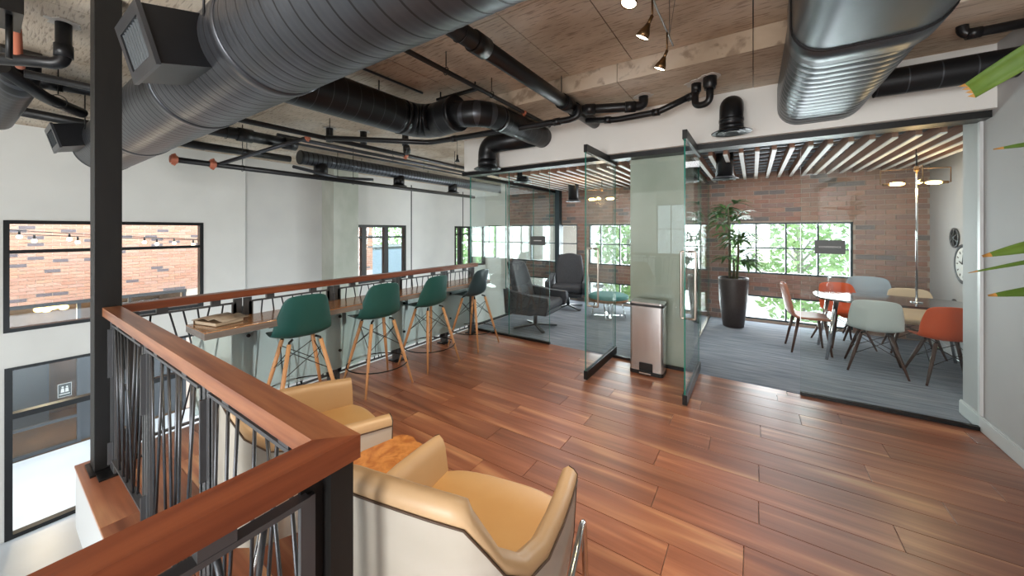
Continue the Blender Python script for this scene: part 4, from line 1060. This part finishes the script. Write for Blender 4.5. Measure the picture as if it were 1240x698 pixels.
obj('rod', MB().tube([(1.556, 6.0, .75), (1.556, 6.0, 2.26)], .010, 10), 'chrome', pl); obj('foot', MB().lathe([(.05, 0), (.05, .008), (.012, .014)], 20, Matrix.Translation((1.556, 6.0, .7405))), 'chrome', pl)
tb = thing('glass_bottle', 'clear glass bottle at the left end of the conference table', 'bottle', (.82, 6.12, .7405))
obj('body', MB().lathe([(.03, 0), (.032, .01), (.032, .12), (.014, .16), (.014, .20)], 16), 'pane', tb, local=True); obj('cap', MB().lathe([(.016, .20), (.016, .225)], 12), 'steel', tb, local=True)

def pendant(label, cx, cy, zr=2.97):
    t = thing('bulb_pendant', label, 'pendant lamp', (cx, cy, 2.10))
    obj('rod', MB().tube([(cx, cy, 2.28), (cx, cy, zr)], .008, 8), 'black', t)
    obj('hub', MB().lathe([(.02, -.03), (.028, 0), (.02, .03)], 14, Matrix.Translation((cx, cy, 2.275))), 'brass', t)
    for k, (dx, dy) in enumerate(((-.24, -.02), (-.02, -.22), (.22, .04))):
        ax = Vector((dx, dy, 0)); e = Vector((cx, cy, 2.275)) + ax * 1.25
        s = ax.normalized(); low = e + Vector((0, 0, -.165))
        ar = obj('arm', MB().tube([(cx, cy, 2.275), tuple(e), tuple(low), tuple(low - s * .03)], .006, 8), 'brass', t)
        obj('socket', MB().tube([low - s * .02, low - s * .075], .016, 12), 'brass', ar)
        q = [low - s * (.075 + .13 * i / 6) for i in range(7)]
        obj('bulb', MB().tube(q, [.014, .020, .021, .021, .021, .018, .008], 12), 'bulb', ar)
    l = bpy.data.lights.new('bulbs', 'POINT'); l.energy = 9; l.color = (1, .66, .33); l.shadow_soft_size = .08
    o = bpy.data.objects.new('bulbs', l); C.objects.link(o); o.parent = t; o.location = (0, 0, -.05)
pendant('warm tube-bulb pendant lamp over the conference table', 1.555, 6.0)
pendant('warm tube-bulb pendant lamp over the lounge ottoman', -2.165, 6.0)

# wall clock and wheels on the right conference wall
def wheel(name, y, z, r, label, spokes=6, hub=.2):
    t = thing(name, label, 'wall wheel', (2.05, y, z - r))
    mx = Matrix.Translation((2.066, y, z)) @ Matrix.Rotation(R(-90), 4, 'Y')
    obj('rim', MB().lathe([(r * .80, 0), (r * .80, .010), (r * .86, .014), (r, .012), (r, 0), (r * .80, 0)], 36, mx), 'pewter', t)
    obj('hub', MB().lathe([(r * hub, .0), (r * hub, .016), (r * .06, .02)], 16, mx), 'pewter', t)
    for k in range(spokes):
        a = 2 * math.pi * k / spokes
        obj('spoke', MB().bar(mx @ Vector((r * hub * .9 * math.cos(a), r * hub * .9 * math.sin(a), .015)), mx @ Vector((r * .82 * math.cos(a), r * .82 * math.sin(a), .008)), r * .13, .008, up=(1, 0, 0)), 'pewter', t)
wheel('gear_wheel', 6.72, 1.475, .122, 'dark spoked metal wheel on the wall, lower left above the clock')
wheel('gear_wheel', 6.40, 1.743, .082, 'dark spoked metal wheel on the wall, the higher one half behind the pier')
wheel('gear_wheel', 6.72, .65, .07, 'low dark metal wheel on the wall behind the orange chair')
ck = thing('wall_clock', 'large round wall clock with a thick grey rim beside the pier', 'clock', (2.05, 6.47, .93))
mx = Matrix.Translation((2.066, 6.47, 1.168)) @ Matrix.Rotation(R(-90), 4, 'Y')
obj('rim', MB().lathe([(.196, .010), (.198, .016), (.214, .022), (.235, .016), (.235, 0)], 48, mx), 'pewter', ck)
obj('dial', MB().lathe([(.0001, .012), (.197, .012)], 40, mx), 'clock_face', ck)
for k in range(12):
    a = 2 * math.pi * k / 12
    obj('hour_mark', MB().bar(mx @ Vector((.135 * math.cos(a), .135 * math.sin(a), .014)), mx @ Vector((.165 * math.cos(a), .165 * math.sin(a), .014)), .010, .004, up=(1, 0, 0)), 'black', ck)
for a, l_, w in ((R(70), .085, .010), (R(-10), .125, .008)):
    obj('hand', MB().bar(mx @ Vector((0, 0, .02)), mx @ Vector((l_ * math.cos(a), l_ * math.sin(a), .02)), w, .004, up=(1, 0, 0)), 'black', ck)

# ---------------------------------------------------------------- lounge
def swivel(label, loc, rz):
    t = thing('swivel_chair', label, 'lounge chair', (0, 0, 0), 0, 'charcoal swivel chairs in the lounge')
    G = []
    for y, z, w, th in [(-.20, .36, .25, 0), (-.245, .45, .27, 0), (-.28, .58, .285, 0), (-.315, .72, .28, 0), (-.345, .83, .262, 0), (-.375, .92, .25, 0), (-.40, .985, .235, 0), (-.405, 1.0, .21, 0)]:
        G.append([(w * s, y + .05 * abs(s) ** 3 - .012 * math.cos(s * 1.5), z) for s in [q / 5 for q in range(-5, 6)]])
    o = obj('backrest', MB().grid(G), 'grey_fabric', t, local=True); q = o.modifiers.new('solid', 'SOLIDIFY'); q.thickness = .085; q.offset = -1
    q = o.modifiers.new('sub', 'SUBSURF'); q.levels = q.render_levels = 1
    obj('seat', MB().box(-.27, -.22, .33, .27, .33, .45), 'grey_fabric', t, local=True, bevel=.045, seg=3)
    for s in (-1, 1):
        arm = MB().prism([(-.30, .26), (-.33, .62), (-.20, .585), (.10, .545), (.36, .535), (.375, .44), (.34, .33), (.10, .26)], -.045, .045, Matrix.Translation((s * .325, 0, 0)) @ Matrix.Rotation(R(90), 4, 'Z') @ Matrix.Rotation(R(90), 4, 'X'))
        obj('arm', arm, 'grey_fabric', t, local=True, bevel=.025, seg=3)
    obj('underpan', MB().box(-.28, -.24, .25, .28, .30, .33), 'grey_fabric', t, local=True, bevel=.03)
    obj('column', MB().tube([(0, 0, .05), (0, 0, .26)], .028, 14), 'pewter', t, local=True)
    for k in range(4):
        a = R(45 + 90 * k); c, s_ = math.cos(a), math.sin(a)
        obj('foot', MB().bar((0, 0, .055), (.33 * c, .33 * s_, .014), .045, .024), 'pewter', t, local=True)
    t.location = loc; t.rotation_euler = (0, 0, rz); return t
s1 = swivel('charcoal swivel lounge chair seen side-on just inside the lounge glass', (-2.92, 5.02, 0), R(-86)); s1.scale = (1.1, 1.1, 1.06)
dup(s1, (-3.12, 6.68, 0), R(199), 'charcoal swivel lounge chair facing the room by the lounge windows')
ot = thing('round_ottoman', 'round teal topped low table on crossed chrome wire legs', 'table', (-2.17, 6.35, 0))
obj('top', MB().lathe([(.001, .42), (.30, .42), (.34, .405), (.35, .37), (.345, .35)], 40), 'teal_top', ot, local=True)
obj('band', MB().lathe([(.345, .31), (.35, .35), (.001, .35)], 40), 'burl_side', ot, local=True)
for k in range(4):
    a = R(20 + 90 * k); p = lambda r, z, da: (r * math.cos(a + da), r * math.sin(a + da), z)
    obj('wire_leg', MB().tube(rounded([p(.24, .31, -.35), p(.30, .012, -.18), p(.30, .012, .18), p(.24, .31, .35)], .03, 3), .009, 8), 'chrome', ot, local=True)
obj('cross_foot', MB().bar((-.22, -.12, .03), (.22, .12, .03), .03, .012).bar((-.12, .22, .03), (.12, -.22, .03), .03, .012), 'chrome', ot, local=True)
obj('column', MB().tube([(0, 0, .03), (0, 0, .32)], .014, 10), 'chrome', ot, local=True)

# tall potted palm
def leafmb(mb, base, d, L, w, droop, up=(0, 0, 1), n=7, tip=None):
    b, d = Vector(base), Vector(d).normalized(); sd = d.cross(Vector(up)).normalized(); rows = []
    for i in range(n + 1):
        s = i / n; c = b + d * L * s + Vector((0, 0, -droop * s * s)); ww = w * (math.sin(math.pi * min(.12 + .88 * s, 1)) ** .7) * (1 if s < 1 else .2)
        f = Vector((0, 0, -.22 * ww)); rows.append([c - sd * ww + f * -1, c, c + sd * ww + f * -1])
    o = len(mb.v); mb.grid(rows)
    if tip is not None:
        for k in range(len(mb.m) - 2, len(mb.m)): mb.m[k] = tip
def fan(par, base, d, n, L, w, rnd, m='leaf'):
    """one palm frond: finger leaflets from one point"""
    d = Vector(d).normalized(); mb = MB(); side = d.cross(Vector((0, 0, 1))).normalized()
    for k in range(n):
        a = (k / (n - 1) - .5) * 2.1; v = d * math.cos(a) + side * math.sin(a)
        l_ = L * rnd.uniform(.8, 1.05) * (1 - .18 * abs(a)); vn = v.normalized()
        if vn.x < 0 and m == 'leaf': l_ = min(l_, (base[0] + .645) / -vn.x)
        if vn.y > 0 and m == 'leaf': l_ = min(l_, (7.42 - base[1]) / vn.y)
        leafmb(mb, base, v + Vector((0, 0, rnd.uniform(-.05, .15))), l_, w, L * rnd.uniform(.25, .45), n=5)
    obj('frond', mb, m, par)
pp = thing('potted_palm', 'tall potted palm in a dark tapered planter inside the conference room', 'plant', (-.28, 6.95, 0))
rnd = random.Random(5)
px, py = -.27, 6.88
plt = obj('planter', MB().lathe([(.135, 0), (.15, .01), (.20, .42), (.215, .76), (.215, .80), (.19, .80), (.185, .74)], 32, Matrix.Translation((px, py, 0))), 'planter', pp)
obj('soil', MB().lathe([(.001, .745), (.186, .745)], 24, Matrix.Translation((px, py, 0))), 'soil', plt)
for cx, cy, hz in ((-.05, .02, 1.98), (.05, -.03, 1.50), (.0, .06, 1.10)):
    obj('cane', MB().tube([(px + cx, py + cy, .74), (px + cx * 1.2 + .01, py + cy * 1.2, (hz + .74) / 2), (px + cx * 1.5, py + cy * 1.5, hz)], [.022, .018, .014], 10), 'cane', pp)
    for k in range(17 if hz > 1.9 else 10):
        a = rnd.uniform(0, 6.28); z = hz - rnd.uniform(0, .42 if hz > 1.9 else .16); e = rnd.uniform(.0, .9)
        d = Vector((math.cos(a), math.sin(a), e)); b0 = Vector((px + cx * 1.4, py + cy * 1.4, z)); b1 = b0 + d.normalized() * rnd.uniform(.10, .2)
        obj('stalk', MB().tube([b0, b1], .004, 5), 'leaf', pp)
        fan(pp, b1, d, rnd.choice((6, 7)), rnd.uniform(.32, .44), .026, rnd)

# palm at the right edge, close to the camera
rp = thing('floor_palm', 'bright green palm leaves reaching in at the right edge in front of the grey wall', 'plant', (1.14, 1.75, 0))
plt = obj('planter', MB().lathe([(.15, 0), (.17, .02), (.20, .40), (.20, .44), (.17, .44)], 28, Matrix.Translation((1.14, 1.75, 0))), 'planter', rp)
obj('soil', MB().lathe([(.001, .40), (.18, .40)], 20, Matrix.Translation((1.14, 1.75, 0))), 'soil', plt)
for k, (hz, dx) in enumerate(((2.0, .02), (1.35, -.04))):
    obj('cane', MB().tube([(1.14 + dx, 1.75, .40), (1.14 + dx * 2, 1.78, hz)], [.025, .018], 10), 'cane', rp)
def nearleaf(tip, base, w, blunt=False, sag=.03):
    T, B = Vector(tip), Vector(base); d = T - B; n = 10 if blunt else 20; rows = []; sd = d.cross(Vector((.35, .85, .3))).normalized()
    for i in range(n + 1):
        s = i / n; c = B + d * s + Vector((0, 0, sag * math.sin(math.pi * s)))
        ww = w * ((.35 + .65 * math.sin(math.pi * min(.15 + .6 * s, 1))) if blunt else math.sin(math.pi * (.10 + .88 * s)) ** .8 + .04)
        up = d.cross(sd).normalized() * ww * .35
        rows.append([c - sd * ww + up, c - sd * ww * .5 + up * .4, c, c + sd * ww * .5 + up * .4, c + sd * ww + up])
    mb = MB().grid(rows)
    if blunt:
        for j in range(5): mb.v.append(tuple(Vector(rows[-1][j]) + d.normalized() * .018)); 
        o = len(mb.v) - 5; b0 = n * 5
        mb.add([], [])
        for j in range(4): mb.f.append((b0 + j, b0 + j + 1, o + j)); mb.m.append(1); mb.s.append(False); mb.tone.append(0)
    else:
        for k in range(len(mb.m) - 4, len(mb.m)): mb.m[k] = 1
    ob = obj('leaf', mb, ['leaf_near', 'leaf_tip'], rp); q = ob.modifiers.new('solid', 'SOLIDIFY'); q.thickness = .0015
nearleaf((.72, 2.2, 2.128), (1.16, 1.82, 2.30), .042, True, .05)
nearleaf((.775, 2.2, 1.885), (1.16, 1.82, 1.86), .016, False, .01)
nearleaf((.748, 2.2, 1.468), (1.08, 1.85, 1.60), .030, False, .02)
nearleaf((.712, 2.2, 1.40), (1.08, 1.85, 1.56), .010, False, .015)
nearleaf((.762, 2.2, 1.315), (1.08, 1.85, 1.42), .026, False, .02)
for k in range(10):
    a = R(-60 + 200 * k / 10) + .2; z = 1.95 - .06 * (k % 5)
    nearleaf((1.16 + .30 * abs(math.cos(a)) * (.6 if math.cos(a) > 0 else -.2), 1.80 + .5 * math.sin(a) * (1 if math.sin(a) < 0 else .25), z + .12), (1.16, 1.80, z), .02, False, .06)

# ---------------------------------------------------------------- lobby storefront building beyond the far windows
BX = -11.8
fb = thing('brick_building', 'orange brick building with a glazed storefront across the lane, seen through the lobby windows', 'building', (BX, 3.5, -2.9))
obj('wall', wallbox(MB(), 'x', BX - .5, BX, -4, 8.2, -2.9, 4.6, [(-2.0, 2.9, -2.9, .09)]), 'mortar_out', fb)
bricks(fb, 'x', BX, .012, -.4, 8.2, .10, 2.32, [], .0677, .205, .012, 'brick_out', lambda u, z: abs(u - 1.6) + abs(z - 1.0) * .3)
def fbox(nm, x0, y0, z0, x1, y1, z1, m, par=None): return obj(nm, MB().box(x0, y0, z0, x1, y1, z1), m, par or fb)
fbox('lintel', BX - .1, -2.0, .03, BX + .02, 2.9, .10, 'store_metal')
for y in (-2.0, -.6, 1.15, 1.52, 2.84): fbox('mullion', BX - .1, y, -2.9, BX - .01, y + .055, .03, 'store_metal')
for a, b in ((-1.945, -.6), (-.545, 1.15)):
    fbox('sill_bar', BX - .09, a, -2.9, BX - .02, b, -2.84, 'store_metal'); fbox('transom', BX - .09, a, -2.36, BX - .02, b, -2.31, 'store_metal')
    pane('pane', fb, BX - .06, a, -2.84, BX - .05, b, .03, 'pane')
fbox('mullion', BX - .1, 1.9, -.9, BX - .01, 1.94, .03, 'store_metal')
pane('pane', fb, BX - .06, 1.575, -.6, BX - .05, 2.84, .03, 'pane')
dr = fbox('door_leaf', BX - .09, 1.205, -2.88, BX - .04, 1.52, -.6, 'store_metal'); fbox('door_leaf', BX - .09, 1.575, -2.88, BX - .04, 2.84, -.6, 'store_metal')
obj('handle', MB().tube(rounded([(BX - .04, 1.43, -2.0), (BX + .03, 1.43, -2.0), (BX + .03, 1.43, -2.22), (BX + .03, 1.33, -2.25)], .04, 4), .018, 8), 'sign_white', dr)
# interior box of the shop with warm lamps
fbox('interior', BX - 2.5, -2.2, -2.95, BX - 2.4, 3.0, .3, 'store_int'); fbox('interior', BX - 2.4, -2.2, -2.95, BX - .5, -2.1, .3, 'store_int'); fbox('interior', BX - 2.4, 2.9, -2.95, BX - .5, 3.0, .3, 'store_int'); fbox('interior_floor', BX - 2.4, -2.2, -2.96, BX - .1, 3.0, -2.9, 'store_int'); fbox('interior_ceiling', BX - 2.4, -2.2, .2, BX - .5, 3.0, .3, 'store_int')
fbox('shop_counter', BX - 2.3, -1.5, -2.9, BX - 1.7, .9, -1.0, 'store_metal')
lq = bpy.data.lights.new('shop_lamp', 'POINT'); lq.energy = 90; lq.color = (1, .82, .58); lq.shadow_soft_size = .2
lo = bpy.data.objects.new('shop_lamp', lq); C.objects.link(lo); lo.parent = fb; lo.location = Vector((BX - 1.1, .8, -.35)) - Vector(fb.location)
lp = fbox('lamp_plate', BX - .75, .66, .12, BX - .60, 1.15, .20, 'brass')
for k, (y, z) in enumerate(((.70, -.10), (.80, -.12), (.89, -.08), (1.03, -.11), (.96, -.07))):
    obj('lamp_bulb', MB().ball((BX - .68, y, z), .062, 14, 8, (1, 1.2, .95)), 'shop_bulb', lp)
    obj('lamp_cord', MB().tube([(BX - .68, y, z + .04), (BX - .68, y, .13)], .006, 6), 'brass', lp)
sg = fbox('restroom_sign', BX + .0, .90, -1.86, BX + .012, 1.07, -1.60, 'sign_grey')
fg = MB(); X = BX + .014
for dy in (-.028, .028):
    fg.lathe([(.0001, 0), (.016, 0), (.016, .002), (.0001, .002)], 12, Matrix.Translation((X, .985 + dy, -1.665)) @ Matrix.Rotation(R(90), 4, 'Y'))
    fg.prism([(-.024, -.05), (.024, -.05), (.018, .03), (-.018, .03)], 0, .002, Matrix.Translation((X, .985 + dy, -1.72)) @ Matrix.Rotation(R(90), 4, 'Z') @ Matrix.Rotation(R(90), 4, 'X'))
obj('figures', fg, 'sign_white', sg); fbox('underline', X - .001, .915, -1.815, X + .002, 1.055, -1.80, 'sign_white', sg)
for (y0, y1, z0, z1) in ((.895, .90, -1.86, -1.60), (1.07, 1.075, -1.86, -1.60), (.895, 1.075, -1.865, -1.86), (.895, 1.075, -1.60, -1.595)): fbox('sign_border', BX, y0, z0, BX + .015, y1, z1, 'sign_white', sg)

def strings(label, pts, sag, bulbs, x):
    t = thing('string_lights', label, 'string lights', pts[0], 0, 'string lights in the lane')
    a, b = Vector(pts[0]), Vector(pts[1])
    P = [a.lerp(b, i / 24) + Vector((0, 0, -sag * 4 * (i / 24) * (1 - i / 24))) for i in range(25)]
    obj('cable', MB().tube(P, .006, 6), 'black', t)
    for y in bulbs:
        f = (y - a.y) / (b.y - a.y); c = a.lerp(b, f) + Vector((0, 0, -sag * 4 * f * (1 - f)))
        s = obj('socket', MB().tube([c, c - Vector((0, 0, .075))], [.012, .016], 10), 'black', t)
        obj('bulb', MB().ball(c - Vector((0, 0, .105)), .036, 12, 8), 'bulb_soft', s)
strings('upper string of round bulbs hung in front of the orange brick wall', [(-10.3, -.5, 1.66), (-10.3, 3.4, 1.33)], .03, (.378, .914, 1.38, 1.881, 2.334), -10.3)
strings('lower string of round bulbs hung in front of the orange brick wall', [(-10.3, -.5, 1.58), (-10.3, 3.4, 1.33)], .03, (.53, 1.011, 1.5, 2.064, 2.648), -10.3)
b2 = thing('grey_building', 'blue grey clad building beyond the brick building, seen through the middle lobby window', 'building', (-19, 13.5, -3.3))
obj('wall', MB().box(-20.5, 11.9, -3.3, -17.5, 18, .50), 'blue_build', b2); obj('parapet', MB().box(-20.55, 11.85, .50, -17.45, 18.05, .62), 'store_metal', b2)
for k in range(5): obj('panel', MB().box(-17.5, 12.0 + 1.2 * k, -3.2, -17.47, 13.17 + 1.2 * k, .48), 'blue_build', b2)

# ---------------------------------------------------------------- trees and cars outside
def tree(label, x, y, h, r, seed, z0=-3.3, white=False):
    t = thing('street_tree', label, 'tree', (x, y, z0)); rnd = random.Random(seed)
    tr_ = MB().tube([(x, y, z0), (x + .08, y, z0 + h * .4), (x - .05, y + .05, z0 + h * .9)], [.13, .10, .04], 10)
    for k in range(7):
        a = rnd.uniform(0, 6.28); zz = z0 + h * rnd.uniform(.3, .8); tr_.tube([(x, y, zz), (x + r * .7 * math.cos(a), y + r * .7 * math.sin(a), zz + h * .16)], [.04, .012], 6)
    obj('trunk', tr_, 'bark', t)
    mb = MB(); n = 2400
    for k in range(n):
        a, u = rnd.uniform(0, 6.28), rnd.uniform(-1, 1); q = rnd.uniform(.35, 1) ** .5; s = math.sqrt(1 - u * u)
        c = Vector((x + r * q * s * math.cos(a), y + r * q * s * math.sin(a), z0 + h * .60 + u * q * h * .42)); sz = rnd.uniform(.07, .17)
        e = Euler((rnd.uniform(-1, 1), rnd.uniform(-1, 1), rnd.uniform(0, 6.28))).to_matrix()
        mb.add([c + e @ Vector((sz * i, sz * .55 * j, 0)) for i, j in ((-1, 0), (0, -1), (1, 0), (0, 1))], [(0, 1, 2, 3)])
    o = obj('foliage', mb, 'tree_leaf', t); o['kind'] = 'stuff'
for k, (x, y, h, r) in enumerate([(-10.2, 16.0, 6.4, 1.35), (-6.9, 13.6, 6.8, 1.3), (-4.2, 14.6, 7.0, 1.3), (-1.5, 13.6, 6.6, 1.25), (1.2, 14.6, 7.2, 1.35), (3.9, 13.8, 6.6, 1.25), (6.6, 15.0, 7.0, 1.3), (-8.8, 13.4, 6.2, .95)]):
    tree(['leafy street tree left of the lobby end window', 'leafy street tree outside the leftmost lounge windows', 'leafy street tree behind the concrete column windows', 'leafy street tree left of the potted palm', 'leafy street tree in the middle of the conference window', 'leafy street tree at the right end of the conference window', 'leafy street tree beyond the brick wall on the far right', 'slim leafy street tree seen past the left edge of the brick wall'][k], x, y, h, r, 70 + k)
for k, (x, y, h, r) in enumerate([(-17.5, 21.5, 7, 2.2), (-13.6, 16.2, 7, 1.6), (-23.5, 17, 6.6, 2)]): tree(['tall tree behind the grey building', 'leafy tree outside the far right lobby window', 'tree rising over the roof of the grey building'][k], x, y, h, r, 90 + k)
def car(label, x, y, rz):
    t = thing('parked_car', label, 'car', (x, y, -3.3), rz, 'cars parked in the street')
    side = [(-2.2, .35), (-2.25, .7), (-1.9, .9), (-1.2, .98), (-.6, 1.42), (.7, 1.45), (1.3, 1.0), (2.0, .92), (2.25, .7), (2.25, .35)]
    mx = Matrix.Rotation(R(90), 4, 'X')
    obj('body', MB().prism(side, -.85, .85, mx), 'car', t, local=True, bevel=.08, seg=2)
    obj('windows', MB().prism([(-1.05, .99), (-.55, 1.36), (.62, 1.39), (1.12, 1.02)], -.86, .86, mx), 'car_glass', t, local=True)
    for sx in (-1.35, 1.35):
        for sy in (-.72, .72): obj('wheel', MB().tube([(sx, sy - .12, .33), (sx, sy + .12, .33)], .33, 18), 'dark_plastic', t, local=True)
car('white car parked across the street, left in the conference window', 6.0, 32.0, R(3)); car('white car parked across the street, right in the conference window', 11.5, 33.0, R(2)); car('white car parked across the street, seen from the lounge', -12.0, 30.0, R(-4))
